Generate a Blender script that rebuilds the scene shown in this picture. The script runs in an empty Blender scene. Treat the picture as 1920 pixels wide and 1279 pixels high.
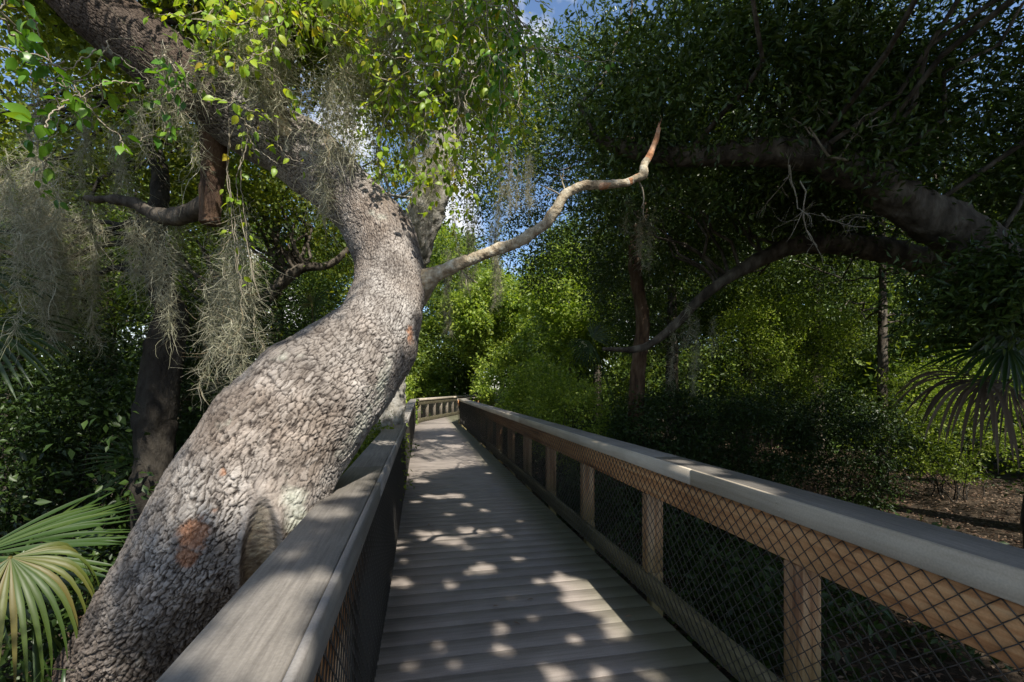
import bpy, math, numpy as np
from math import radians, sin, cos, pi

scn = bpy.context.scene
COL = scn.collection
# ------------------------------------------------------------------ frame of the photograph
F = 853.0; YAW = radians(11.27); EYE = 1.57; HV = 726.0
SY, CY = sin(YAW), cos(YAW)

def at(u, v, d):
    """point that lies at depth d in front of the viewpoint and shows near pixel (u, v) of the 1920 px photo"""
    l = (u - 960.0) / F * d
    return np.array([d * SY + l * CY, d * CY - l * SY, EYE + (HV - v) / F * d])

def project(V):
    d = V[:, 0] * SY + V[:, 1] * CY
    l = V[:, 0] * CY - V[:, 1] * SY
    d = np.maximum(d, 0.05)
    return 960 + l / d * F, HV - (V[:, 2] - EYE) / d * F, d

SUN_TO = np.array([0.26, -0.82, 1.0]); SUN_TO /= np.linalg.norm(SUN_TO)
GROUND = -0.75

# ------------------------------------------------------------------ mesh helpers
def link_mesh(name, V, faces, mat=None, parent=None, smooth=False, attrs=None, mat_index=None):
    """faces: list of int arrays (n,k)"""
    me = bpy.data.meshes.new(name)
    V = np.asarray(V, np.float32)
    me.vertices.add(len(V)); me.vertices.foreach_set('co', V.ravel())
    faces = [np.asarray(f, np.int32) for f in faces if len(f)]
    loops = np.concatenate([f.ravel() for f in faces])
    tot = np.concatenate([np.full(len(f), f.shape[1], np.int32) for f in faces])
    st = np.concatenate([[0], np.cumsum(tot)[:-1]]).astype(np.int32)
    me.loops.add(len(loops)); me.loops.foreach_set('vertex_index', loops)
    me.polygons.add(len(tot)); me.polygons.foreach_set('loop_start', st); me.polygons.foreach_set('loop_total', tot)
    if smooth:
        me.polygons.foreach_set('use_smooth', np.ones(len(tot), bool))
    mats = mat if isinstance(mat, (list, tuple)) else [mat]
    for m in mats:
        if m is not None: me.materials.append(m)
    if mat_index is not None:
        me.polygons.foreach_set('material_index', np.asarray(mat_index, np.int32))
    if attrs:
        for k, a in attrs.items():
            at_ = me.attributes.new(k, 'FLOAT', 'POINT'); at_.data.foreach_set('value', np.asarray(a, np.float32))
    me.update(calc_edges=True)
    o = bpy.data.objects.new(name, me); COL.objects.link(o)
    if parent is not None:
        o.parent = parent
        o.location = -np.array(parent.location)
    return o

class MB:
    """collects pieces into ONE mesh"""
    def __init__(s): s.V = []; s.f = {}; s.n = 0; s.at = {}
    def add(s, V, faces):
        V = np.asarray(V, float)
        for f in faces:
            f = np.asarray(f)
            if len(f): s.f.setdefault(f.shape[1], []).append(f + s.n)
        s.V.append(V); s.n += len(V)
    def box(s, x0, x1, y0, y1, z0, z1, fr=None, bev=0.004):
        """bevelled box; fr maps local (along, in, up) to the world"""
        b = min(bev, (x1-x0)/3, (y1-y0)/3, (z1-z0)/3)
        V = []; idx = {}
        for i, x in enumerate((x0, x1)):
            for j, y in enumerate((y0, y1)):
                for k, z in enumerate((z0, z1)):
                    sx, sy, sz = (1 if i == 0 else -1), (1 if j == 0 else -1), (1 if k == 0 else -1)
                    idx[i, j, k, 0] = len(V); V.append((x, y+sy*b, z+sz*b))
                    idx[i, j, k, 1] = len(V); V.append((x+sx*b, y, z+sz*b))
                    idx[i, j, k, 2] = len(V); V.append((x+sx*b, y+sy*b, z))
        q = []; t = []
        for i in (0, 1):
            q.append([idx[i,0,0,0], idx[i,1,0,0], idx[i,1,1,0], idx[i,0,1,0]])
            q.append([idx[0,i,0,1], idx[1,i,0,1], idx[1,i,1,1], idx[0,i,1,1]])
            q.append([idx[0,0,i,2], idx[1,0,i,2], idx[1,1,i,2], idx[0,1,i,2]])
        for i in (0, 1):
            for j in (0, 1):
                q.append([idx[i,j,0,0], idx[i,j,1,0], idx[i,j,1,1], idx[i,j,0,1]])
                q.append([idx[i,0,j,0], idx[i,1,j,0], idx[i,1,j,2], idx[i,0,j,2]])
                q.append([idx[0,i,j,1], idx[1,i,j,1], idx[1,i,j,2], idx[0,i,j,2]])
                for k in (0, 1): t.append([idx[i,j,k,0], idx[i,j,k,1], idx[i,j,k,2]])
        V = np.array(V); mid = V.mean(0); out = []
        for fc in (np.array(q), np.array(t)):      # faces look outwards
            nn = np.cross(V[fc[:, 1]]-V[fc[:, 0]], V[fc[:, 2]]-V[fc[:, 0]])
            bad = (nn*(V[fc].mean(1)-mid)).sum(1) < 0
            fc[bad] = fc[bad][:, ::-1]; out.append(fc)
        if fr is not None: V = fr(V)
        s.add(V, out)
    def tube(s, P, R, n=8, cap=True):
        V, f = tube(P, R, n, cap); s.add(V, f)
    def build(s, name, mat, parent=None, smooth=False):
        if not s.V: return None
        return link_mesh(name, np.concatenate(s.V), [np.concatenate(v) for v in s.f.values()], mat, parent, smooth)

def frames(P):
    T = np.gradient(P, axis=0); T /= np.linalg.norm(T, axis=1)[:, None] + 1e-12
    ref = np.array([0, 0, 1.0]) if abs(T[0, 2]) < .9 else np.array([1.0, 0, 0])
    N = np.zeros_like(P); n = np.cross(T[0], ref); n /= np.linalg.norm(n)
    for i in range(len(P)):
        n = n - T[i] * np.dot(n, T[i]); n /= np.linalg.norm(n) + 1e-12; N[i] = n
    return T, N, np.cross(T, N)

def tube(P, R, n=8, cap=True):
    P = np.asarray(P, float); R = np.broadcast_to(np.asarray(R, float), (len(P),))
    T, N, B = frames(P)
    a = np.arange(n) * 2 * pi / n
    V = P[:, None, :] + R[:, None, None] * (np.cos(a)[None, :, None] * N[:, None, :] + np.sin(a)[None, :, None] * B[:, None, :])
    m = len(P); i = np.arange(m - 1)[:, None]; j = np.arange(n)[None, :]; jn = (j + 1) % n
    f = np.stack([i*n+j, i*n+jn, (i+1)*n+jn, (i+1)*n+j], -1).reshape(-1, 4)
    V = V.reshape(-1, 3); fs = [f]
    if cap:
        V = np.concatenate([V, P[:1], P[-1:]]); c0, c1 = m*n, m*n+1
        jj = np.arange(n); jn = (jj+1) % n
        fs.append(np.concatenate([np.stack([np.full(n, c0), jn, jj], -1), np.stack([np.full(n, c1), (m-1)*n+jj, (m-1)*n+jn], -1)]))
    return V, fs

def spline(P, n):
    """Catmull-Rom through the rows of P (any columns), n samples, roughly even"""
    P = np.asarray(P, float)
    Q = np.concatenate([[2*P[0]-P[1]], P, [2*P[-1]-P[-2]]])
    out = []
    seg = len(P) - 1
    d = np.linalg.norm(np.diff(P[:, :3], axis=0), axis=1); c = np.concatenate([[0], np.cumsum(d)])
    for s in np.linspace(0, c[-1], n):
        k = min(np.searchsorted(c, s, side='right') - 1, seg - 1); t = (s - c[k]) / (d[k] + 1e-9)
        p0, p1, p2, p3 = Q[k], Q[k+1], Q[k+2], Q[k+3]
        out.append(.5*((2*p1)+(-p0+p2)*t+(2*p0-5*p1+4*p2-p3)*t*t+(-p0+3*p1-3*p2+p3)*t**3))
    return np.array(out)

def hsh(i, j, k=0, s=0):
    h = (np.asarray(i, np.int64)*374761393 + np.asarray(j, np.int64)*668265263 + np.asarray(k, np.int64)*2147483647 + s*1274126177) & 0xffffffff
    h = ((h ^ (h >> 13)) * 1274126177) & 0xffffffff
    h = ((h ^ (h >> 16)) * 2246822519) & 0xffffffff
    return ((h ^ (h >> 15)) & 0xffffff) / float(0xffffff)

def vnoise(P, s=0):
    I = np.floor(P).astype(np.int64); f = P - I; f = f*f*(3-2*f); r = 0
    for a in (0, 1):
        for b in (0, 1):
            for c in (0, 1):
                w = (f[:,0] if a else 1-f[:,0])*(f[:,1] if b else 1-f[:,1])*(f[:,2] if c else 1-f[:,2])
                r = r + w*hsh(I[:,0]+a, I[:,1]+b, I[:,2]+c, s)
    return r

def fbm(P, o=4, s=0):
    r = 0; a = .5
    for k in range(o):
        r = r + a*vnoise(P*2**k, s+k); a *= .5
    return r

def voronoi(x, y, ny, s=0, jit=.85, p=2.0):
    """F1, F2 and cell value of a jittered grid, periodic in y with ny cells"""
    i = np.floor(x).astype(np.int64); j = np.floor(y).astype(np.int64)
    f1 = np.full(x.shape, 9.); f2 = f1.copy(); cv = np.zeros(x.shape)
    for a in (-1, 0, 1):
        for b in (-1, 0, 1):
            ci = i+a; cj = j+b; cm = np.mod(cj, ny)
            px = ci+.5+jit*(hsh(ci, cm, 1, s)-.5); py = cj+.5+jit*(hsh(ci, cm, 2, s)-.5)
            d = (np.abs(px-x)**p+np.abs(py-y)**p)**(1/p); v = hsh(ci, cm, 3, s)
            c = d < f1
            f2 = np.where(c, f1, np.minimum(f2, d)); cv = np.where(c, v, cv); f1 = np.where(c, d, f1)
    return f1, f2, cv

def sstep(a, b, x):
    t = np.clip((x-a)/(b-a), 0, 1); return t*t*(3-2*t)

# ------------------------------------------------------------------ materials
def new_mat(name):
    m = bpy.data.materials.new(name); m.use_nodes = True
    nt = m.node_tree; nt.nodes.clear()
    return m, nt, nt.nodes, nt.links

def ramp(nt, fac, stops, interp='LINEAR'):
    r = nt.nodes.new('ShaderNodeValToRGB'); r.color_ramp.interpolation = interp
    e = r.color_ramp.elements
    while len(e) < len(stops): e.new(.5)
    for x, (p, c) in zip(e, stops): x.position = p; x.color = (*c, 1)
    nt.links.new(fac, r.inputs[0]); return r.outputs[0]

def mixc(nt, f, a, b, mode='MIX'):
    m = nt.nodes.new('ShaderNodeMix'); m.data_type = 'RGBA'; m.blend_type = mode
    for sock, val in ((m.inputs[0], f), (m.inputs[6], a), (m.inputs[7], b)):
        if hasattr(val, 'links') or isinstance(val, bpy.types.NodeSocket): nt.links.new(val, sock)
        elif isinstance(val, tuple): sock.default_value = (*val, 1)
        else: sock.default_value = val
    return m.outputs[2]

def noise(nt, vec, scale, detail=4, rough=.55):
    n = nt.nodes.new('ShaderNodeTexNoise'); n.inputs['Scale'].default_value = scale
    n.inputs['Detail'].default_value = detail; n.inputs['Roughness'].default_value = rough
    if vec is not None: nt.links.new(vec, n.inputs['Vector'])
    return n.outputs['Fac']

def coords(nt, scale=(1, 1, 1)):
    g = nt.nodes.new('ShaderNodeNewGeometry'); m = nt.nodes.new('ShaderNodeMapping')
    m.inputs['Scale'].default_value = scale; nt.links.new(g.outputs['Position'], m.inputs[0])
    return m.outputs[0]

def attr(nt, name):
    a = nt.nodes.new('ShaderNodeAttribute'); a.attribute_name = name; return a.outputs['Fac']

def leaf_mat(name, cols, trans=.35, rough=.45, spec=.35, tcol=None):
    m, nt, N, L = new_mat(name)
    g = N.new('ShaderNodeNewGeometry')
    c = ramp(nt, g.outputs['Random Per Island'], [(i/(len(cols)-1), k) for i, k in enumerate(cols)])
    n = noise(nt, g.outputs['Position'], .55, 2)
    hs = N.new('ShaderNodeHueSaturation'); L.new(c, hs.inputs['Color'])
    mr = N.new('ShaderNodeMapRange'); mr.inputs[1].default_value = .3; mr.inputs[2].default_value = .7
    mr.inputs[3].default_value = .75; mr.inputs[4].default_value = 1.25
    L.new(n, mr.inputs[0]); L.new(mr.outputs[0], hs.inputs['Value'])
    b = N.new('ShaderNodeBsdfPrincipled'); L.new(hs.outputs[0], b.inputs['Base Color'])
    b.inputs['Roughness'].default_value = rough; b.inputs['Specular IOR Level'].default_value = spec
    t = N.new('ShaderNodeBsdfTranslucent')
    tc = mixc(nt, 1.0, hs.outputs[0], tcol or (1.5, 1.35, .45), 'MULTIPLY'); L.new(tc, t.inputs[0])
    mx = N.new('ShaderNodeMixShader'); mx.inputs[0].default_value = trans
    L.new(b.outputs[0], mx.inputs[1]); L.new(t.outputs[0], mx.inputs[2])
    o = N.new('ShaderNodeOutputMaterial'); L.new(mx.outputs[0], o.inputs[0])
    return m

def solid_mat(name, stops, scale=(1, 1, 1), nscale=6, rough=.8, spec=.2, bump=.3, bdist=.01, bscale=None, island=0.0, detail=6):
    m, nt, N, L = new_mat(name)
    v = coords(nt, scale); n = noise(nt, v, nscale, detail)
    c = ramp(nt, n, stops)
    if island:
        g = N.new('ShaderNodeNewGeometry'); hs = N.new('ShaderNodeHueSaturation'); L.new(c, hs.inputs['Color'])
        mr = N.new('ShaderNodeMapRange'); mr.inputs[3].default_value = 1-island; mr.inputs[4].default_value = 1+island
        L.new(g.outputs['Random Per Island'], mr.inputs[0]); L.new(mr.outputs[0], hs.inputs['Value']); c = hs.outputs[0]
    b = N.new('ShaderNodeBsdfPrincipled'); L.new(c, b.inputs['Base Color'])
    b.inputs['Roughness'].default_value = rough; b.inputs['Specular IOR Level'].default_value = spec
    if bump:
        bn = noise(nt, v, bscale or nscale*4, 5, .65)
        bp = N.new('ShaderNodeBump'); bp.inputs['Strength'].default_value = bump; bp.inputs['Distance'].default_value = bdist
        L.new(bn, bp.inputs['Height']); L.new(bp.outputs[0], b.inputs['Normal'])
    o = N.new('ShaderNodeOutputMaterial'); L.new(b.outputs[0], o.inputs[0])
    return m

M = {}
def bark_main():
    m, nt, N, L = new_mat('oak_bark')
    v = coords(nt)
    n1 = noise(nt, v, 5, 5); n2 = noise(nt, v, 60, 4); n3 = noise(nt, v, 1.6, 3)
    plate = ramp(nt, n1, [(.3, (.19, .172, .155)), (.48, (.31, .29, .267)), (.6, (.415, .395, .37)), (.75, (.545, .53, .50))])
    plate = mixc(nt, .55, plate, ramp(nt, n2, [(.3, (.45, .42, .4)), (.7, (1.15, 1.12, 1.1))]), 'MULTIPLY')
    brown = ramp(nt, n3, [(.42, (1, 1, 1)), (.66, (.80, .71, .64))])
    plate = mixc(nt, 1.0, plate, brown, 'MULTIPLY')
    plate = mixc(nt, attr(nt, 'cell'), plate, (.46, .42, .38), 'MIX')
    crack = (.022, .016, .013)
    c = mixc(nt, attr(nt, 'plate'), crack, plate)
    c = mixc(nt, attr(nt, 'damp_shade'), c, (.33, .275, .235), 'MULTIPLY')
    c = mixc(nt, attr(nt, 'lichen'), c, ramp(nt, n2, [(.3, (.30, .31, .24)), (.6, (.56, .58, .49)), (.8, (.68, .68, .6))]))
    c = mixc(nt, attr(nt, 'wood'), c, ramp(nt, noise(nt, coords(nt, (1, 1, .45)), 85, 5, .7), [(.32, (.07, .04, .027)), (.46, (.26, .125, .07)), (.58, (.40, .22, .135)), (.75, (.56, .40, .29))]))
    c = mixc(nt, attr(nt, 'hollow'), c, ramp(nt, noise(nt, coords(nt, (8, 8, 22)), 2.6, 6), [(.35, (.14, .105, .07)), (.55, (.30, .245, .16)), (.7, (.42, .37, .26))]))
    b = N.new('ShaderNodeBsdfPrincipled'); L.new(c, b.inputs['Base Color'])
    b.inputs['Roughness'].default_value = .85; b.inputs['Specular IOR Level'].default_value = .22
    bp = N.new('ShaderNodeBump'); bp.inputs['Strength'].default_value = .7; bp.inputs['Distance'].default_value = .006
    L.new(noise(nt, v, 110, 6, .7), bp.inputs['Height']); L.new(bp.outputs[0], b.inputs['Normal'])
    o = N.new('ShaderNodeOutputMaterial'); L.new(b.outputs[0], o.inputs[0])
    return m
M['oak_bark'] = bark_main()
M['branch_bark'] = solid_mat('branch_bark', [(.3, (.15, .11, .07)), (.45, (.31, .25, .17)), (.58, (.43, .37, .27)), (.72, (.58, .55, .46))], nscale=24, bump=1, bdist=.012, bscale=60)
M['bare_wood'] = solid_mat('bare_wood', [(.35, (.22, .10, .05)), (.5, (.42, .21, .11)), (.7, (.55, .36, .24))], nscale=14, bump=.8, bdist=.008, bscale=70)
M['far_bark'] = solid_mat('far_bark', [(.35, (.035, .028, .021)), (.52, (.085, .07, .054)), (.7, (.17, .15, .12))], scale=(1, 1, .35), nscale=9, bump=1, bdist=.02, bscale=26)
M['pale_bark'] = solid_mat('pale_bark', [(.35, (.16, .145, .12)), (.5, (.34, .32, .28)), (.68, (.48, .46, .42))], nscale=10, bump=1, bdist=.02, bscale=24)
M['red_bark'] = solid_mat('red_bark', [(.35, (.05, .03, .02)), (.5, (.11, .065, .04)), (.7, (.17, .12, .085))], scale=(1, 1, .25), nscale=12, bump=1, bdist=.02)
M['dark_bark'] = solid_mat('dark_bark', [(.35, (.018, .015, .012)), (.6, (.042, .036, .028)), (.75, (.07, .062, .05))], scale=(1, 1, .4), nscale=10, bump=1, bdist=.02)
M['twig'] = solid_mat('twig', [(.3, (.16, .13, .09)), (.7, (.36, .32, .25))], nscale=20, bump=0)

def moss_mat():
    m, nt, N, L = new_mat('spanish_moss')
    g = N.new('ShaderNodeNewGeometry')
    c = ramp(nt, g.outputs['Random Per Island'], [(0, (.22, .22, .14)), (.5, (.38, .37, .26)), (.85, (.52, .50, .39)), (1, (.30, .22, .13))])
    d = N.new('ShaderNodeBsdfDiffuse'); L.new(c, d.inputs[0])
    t = N.new('ShaderNodeBsdfTranslucent'); L.new(c, t.inputs[0])
    mx = N.new('ShaderNodeMixShader'); mx.inputs[0].default_value = .35
    L.new(d.outputs[0], mx.inputs[1]); L.new(t.outputs[0], mx.inputs[2])
    o = N.new('ShaderNodeOutputMaterial'); L.new(mx.outputs[0], o.inputs[0])
    return m
M['moss'] = moss_mat()
M['leaf_vine'] = leaf_mat('vine_leaf', [(.18, .29, .025), (.26, .39, .03), (.36, .47, .04), (.32, .43, .04), (.19, .33, .03), (.28, .41, .035), (.13, .24, .022), (.42, .46, .04), (.22, .36, .035), (.15, .27, .025), (.25, .38, .035), (.44, .33, .03)], trans=.5, rough=.4)
M['leaf_vine_green'] = leaf_mat('vine_leaf_green', [(.05, .14, .015), (.08, .2, .02), (.13, .27, .025), (.18, .31, .03)], trans=.4, rough=.35)
M['leaf_oak'] = leaf_mat('oak_leaf', [(.07, .11, .02), (.12, .175, .026), (.18, .235, .032), (.25, .29, .045), (.09, .135, .022)], trans=.48)
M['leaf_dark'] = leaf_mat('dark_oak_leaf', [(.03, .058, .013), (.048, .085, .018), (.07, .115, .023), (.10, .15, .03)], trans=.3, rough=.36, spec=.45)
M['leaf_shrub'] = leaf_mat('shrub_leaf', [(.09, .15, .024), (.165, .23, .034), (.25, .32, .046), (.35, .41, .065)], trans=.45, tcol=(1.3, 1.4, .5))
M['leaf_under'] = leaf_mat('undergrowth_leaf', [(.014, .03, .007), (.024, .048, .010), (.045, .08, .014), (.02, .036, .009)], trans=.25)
M['leaf_far'] = leaf_mat('far_leaf', [(.045, .085, .018), (.08, .135, .024), (.13, .19, .03), (.19, .25, .04)], trans=.42)
M['palm'] = leaf_mat('palm_frond', [(.022, .05, .011), (.038, .074, .014), (.058, .095, .018)], trans=.3, rough=.38, spec=.5)
M['palm_yellow'] = leaf_mat('palm_frond_yellow', [(.035, .07, .013), (.085, .11, .02), (.14, .11, .035), (.06, .095, .017)], trans=.35, rough=.45)
M['palm_dead'] = leaf_mat('palm_frond_dead', [(.06, .04, .022), (.11, .075, .042), (.17, .125, .08)], trans=.25, rough=.7, tcol=(1.2, 1, .7))
M['litter'] = leaf_mat('leaf_litter', [(.06, .033, .02), (.12, .07, .04), (.19, .12, .075), (.26, .19, .13), (.08, .045, .025)], trans=.1, rough=.7, tcol=(1, 1, 1))
M['ground'] = solid_mat('forest_soil', [(.3, (.02, .015, .010)), (.5, (.045, .033, .022)), (.7, (.085, .062, .042))], nscale=2.2, bump=.8, bdist=.05, bscale=18)

def wood_mat(name, stops, rough=.7, grain=38, algae=None, bump=.25, along=(1, .05, 1), island=.08):
    m, nt, N, L = new_mat(name)
    v = coords(nt, along); n = noise(nt, v, grain, 6, .6); n2 = noise(nt, coords(nt), 2.6, 4); n3 = noise(nt, coords(nt), 140, 3)
    c = ramp(nt, n, stops)
    c = mixc(nt, .5, c, ramp(nt, n2, [(.35, (.72, .71, .69)), (.65, (1.15, 1.14, 1.12))]), 'MULTIPLY')
    c = mixc(nt, .35, c, ramp(nt, n3, [(.3, (.6, .6, .6)), (.7, (1.2, 1.2, 1.2))]), 'MULTIPLY')
    g = N.new('ShaderNodeNewGeometry')
    if island:
        hs = N.new('ShaderNodeHueSaturation'); L.new(c, hs.inputs['Color'])
        mr = N.new('ShaderNodeMapRange'); mr.inputs[3].default_value = 1-island; mr.inputs[4].default_value = 1+island
        L.new(g.outputs['Random Per Island'], mr.inputs[0]); L.new(mr.outputs[0], hs.inputs['Value']); c = hs.outputs[0]
    if algae:
        axis, a0, a1, col, amt = algae
        sp = N.new('ShaderNodeSeparateXYZ'); L.new(g.outputs['Position'], sp.inputs[0])
        ad = N.new('ShaderNodeMath'); ad.operation = 'MULTIPLY_ADD'; ad.inputs[1].default_value = .35*abs(a1-a0); 
        L.new(n2, ad.inputs[0]); L.new(sp.outputs[axis], ad.inputs[2])
        mr = N.new('ShaderNodeMapRange'); mr.inputs[1].default_value = a0; mr.inputs[2].default_value = a1; mr.inputs[4].default_value = amt
        L.new(ad.outputs[0], mr.inputs[0])
        c = mixc(nt, mr.outputs[0], c, col)
    b = N.new('ShaderNodeBsdfPrincipled'); L.new(c, b.inputs['Base Color'])
    b.inputs['Roughness'].default_value = rough; b.inputs['Specular IOR Level'].default_value = .25
    bp = N.new('ShaderNodeBump'); bp.inputs['Strength'].default_value = bump; bp.inputs['Distance'].default_value = .004
    L.new(n, bp.inputs['Height']); L.new(bp.outputs[0], b.inputs['Normal'])
    o = N.new('ShaderNodeOutputMaterial'); L.new(b.outputs[0], o.inputs[0])
    return m
M['deck'] = wood_mat('deck_composite', [(.3, (.222, .19, .168)), (.5, (.285, .249, .222)), (.7, (.33, .292, .262))], rough=.62, bump=.08, grain=44, along=(.06, 1, 1), algae=(0, 1.18, 1.5, (.10, .105, .055), .8), island=.07)
M['cap'] = wood_mat('cap_board', [(.3, (.165, .15, .134)), (.5, (.225, .207, .185)), (.7, (.275, .254, .228))], grain=110, bump=.4, along=(1, .045, 1), island=.04)
M['fascia'] = wood_mat('fascia_board', [(.3, (.42, .355, .275)), (.5, (.53, .46, .365)), (.7, (.58, .52, .425))], grain=24, bump=.15, along=(1, .06, 1), island=.03)
M['fascia_grey'] = wood_mat('fascia_grey', [(.3, (.25, .23, .215)), (.5, (.33, .31, .29)), (.7, (.38, .36, .335))], grain=24, bump=.15, along=(1, .06, 1), island=.03)
M['beam'] = wood_mat('beam_timber', [(.32, (.24, .095, .035)), (.45, (.50, .24, .10)), (.55, (.62, .33, .145)), (.7, (.68, .42, .21))], grain=26, bump=.4, along=(1, .035, 1), island=.06)
M['post'] = wood_mat('post_timber', [(.32, (.17, .08, .04)), (.46, (.38, .22, .115)), (.58, (.50, .34, .20)), (.72, (.55, .43, .29))], grain=22, bump=.5, along=(1, 1, .05), algae=(2, .62, .12, (.13, .14, .055), .75), island=.1)
M['grey_post'] = wood_mat('grey_post', [(.3, (.2, .165, .12)), (.5, (.33, .285, .22)), (.7, (.42, .375, .3))], grain=22, bump=.4, along=(1, 1, .05))
M['kick'] = wood_mat('kick_board', [(.3, (.09, .08, .04)), (.5, (.155, .14, .08)), (.7, (.23, .2, .13))], grain=24, bump=.4, along=(1, .05, 1), island=.05)
def wire_mat():
    m, nt, N, L = new_mat('black_wire')
    b = N.new('ShaderNodeBsdfPrincipled'); b.inputs['Base Color'].default_value = (.045, .043, .04, 1)
    b.inputs['Roughness'].default_value = .28; b.inputs['Specular IOR Level'].default_value = .6
    o = N.new('ShaderNodeOutputMaterial'); L.new(b.outputs[0], o.inputs[0]); return m
M['wire'] = wire_mat()
M['screw'] = solid_mat('screw_metal', [(.3, (.1, .09, .08)), (.7, (.2, .19, .17))], bump=0, rough=.5)

# ------------------------------------------------------------------ things
def thing(name, loc, label, cat, group=None, kind=None):
    o = bpy.data.objects.new(name, None); COL.objects.link(o); o.location = [float(x) for x in loc]
    o.empty_display_size = .2
    tag(o, label, cat, group, kind); return o

def tag(o, label=None, cat=None, group=None, kind=None):
    if label: o['label'] = label
    if cat: o['category'] = cat
    if group: o['group'] = group
    if kind: o['kind'] = kind
    return o

# ------------------------------------------------------------------ leaves
LEAF4 = (np.array([[0, 0, 0], [.45, .5, .10], [1, 0, -.06], [.45, -.5, .10]]), np.array([[0, 3, 2], [0, 2, 1]]))
def ovate():
    t = [0, .12, .35, .62, .85, 1]; w = [.03, .30, .5, .42, .2, 0]
    V = []; f = []
    for a, b in zip(t, w):
        z = -.28*a*a
        V += [[a, b, z+.16*b], [a, 0, z], [a, -b, z+.16*b]]
    for i in range(len(t)-1):
        k = i*3
        f += [[k, k+1, k+4, k+3], [k+1, k+2, k+5, k+4]]
    return np.array(V, float), np.array(f)
LEAFO = ovate()

def unit(a): return a/(np.linalg.norm(a, axis=-1, keepdims=True)+1e-12)

def place(tpl, pos, dirs, nrm, L, W):
    """copies of a leaf template: x along dirs, y sideways, z along nrm"""
    TV, TF = tpl; n = len(pos); k = len(TV)
    d = unit(dirs); s = unit(np.cross(nrm, d)); u = np.cross(d, s)
    L = np.broadcast_to(L, (n,))[:, None, None]; W = np.broadcast_to(W, (n,))[:, None, None]
    V = pos[:, None, :] + TV[None, :, 0:1]*L*d[:, None] + TV[None, :, 1:2]*W*s[:, None] + TV[None, :, 2:3]*L*u[:, None]
    Fc = TF[None] + (np.arange(n)*k)[:, None, None]
    return V.reshape(-1, 3), Fc.reshape(-1, TF.shape[1])

def rdir(rng, n): return unit(rng.normal(size=(n, 3)))

# openings in the leaf canopy: (pixel of the sunlit patch, radius in m, height of the surface it lights)
GAPS = [(1130,1100,.13),(1080,1130,.13),(1170,1150,.11),(1060,1090,.13),(1095,1105,.16),(1160,1165,.14),(1125,1140,.13),(1150,1185,.10),(1010,1090,.08),(1110,1070,.10),(851,1014,.11),(882,1028,.06),(788,999,.08),(929,993,.08),(952,1006,.06),
 (908,1065,.12),(875,1075,.06),(841,1095,.08),(754,1092,.10),(969,1048,.07),(939,1179,.07),(825,1212,.06),(945,1217,.07),(848,1247,.07),(774,1249,.06),(1043,1263,.10),(1126,1263,.08),(1076,1199,.07),
 (855,929,.14),(825,932,.10),(801,930,.10),(791,902,.12),(875,947,.10),(908,957,.08),(841,964,.08),(915,887,.07),(781,941,.08),(975,977,.06),(757,1051,.06),(1230,1270,.08),(960,1120,.05),(1000,1160,.06),
 (830,793,.55),(850,800,.4),(815,800,.4),(840,817,.2),(810,826,.16),(850,836,.22),(822,840,.12),(793,848,.16),(800,858,.13),(795,872,.1),(828,852,.1)]
CAPGAPS = [(655,920,.12),(622,961,.09),(605,997,.05),(528,1041,.05),(560,1030,.05),(528,1105,.10),(481,1138,.08),(605,1078,.07),(508,1225,.10),(430,1215,.08),(560,1180,.05),(735,790,.3),(715,830,.15)]
TRUNKGAPS = [(505,850,2.0,.36),(580,766,2.1,.36),(652,694,2.25,.33),(704,628,2.4,.30),(728,562,2.55,.28),(732,505,2.65,.27),(718,452,2.7,.26),(686,402,2.8,.26),(642,355,2.8,.26),(590,310,2.85,.25),
 (470,915,1.95,.26),(400,975,1.95,.15),(540,940,1.95,.22),(345,945,2.0,.10),(362,1005,1.95,.14),(640,820,2.1,.25),(900,480,2.74,.18),(1060,368,2.73,.2),(1200,320,2.76,.2)]
def gap_rays():
    out = [(at(u, v, d), r_) for u, v, d, r_ in TRUNKGAPS]
    for L_, z in ((GAPS, 0.0), (CAPGAPS, 1.07)):
        for u, v, r_ in L_:
            p = at(u, v, (EYE-z)*F/(v-HV)); out.append((p, r_*1.38))
    return out
GAPR = gap_rays()
def carve(p):
    keep = np.ones(len(p), bool)
    idx = np.where((p[:, 2] > 2.2) & (p[:, 0] > -1.5) & (p[:, 0] < 7) & (p[:, 1] < 24))[0]
    if len(idx) == 0: return keep
    q = p[idx]; k = np.ones(len(q), bool); nz = .35+1.25*fbm(q*4.5, 3, 91)
    for p0, r_ in GAPR:
        w = q-p0; t = w@SUN_TO; d2 = (w*w).sum(1)-t*t
        k &= ~((d2 < (r_*nz)**2) & (t > .3))
    keep[idx] = k
    return keep

def leaf_clumps(rng, centers, per, rad, L, W, flat=.75, up=.55):
    """leaves scattered in little sprays round the centres"""
    n = len(centers)*per
    c = np.repeat(centers, per, axis=0)
    r = np.broadcast_to(rad, (len(centers),)).repeat(per)[:, None]
    off = rdir(rng, n)*(rng.random((n, 1))**.45)
    off[:, 2] *= flat
    p = c + off*r
    kp = carve(p); p = p[kp]; off = off[kp]; n = len(p)
    d = unit(off + .8*rdir(rng, n) + np.array([0, 0, -.15]))
    nr = unit(rdir(rng, n) + np.array([0, 0, up*1.6]))
    s = rng.uniform(.65, 1.25, n)
    return place(LEAF4, p, d, nr, L*s, W*s)

def ellipsoid_pts(rng, n, c, r, hollow=.25):
    d = rdir(rng, n); t = (hollow**3 + (1-hollow**3)*rng.random(n))**(1/3)
    return np.array(c) + d*t[:, None]*np.array(r)

def thin_out(P, scale, cut, s=0):
    """drop points where a 3-D noise is low: gaps between limbs"""
    return P[fbm(P/scale + 37.1, 3, s) > cut]

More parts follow.
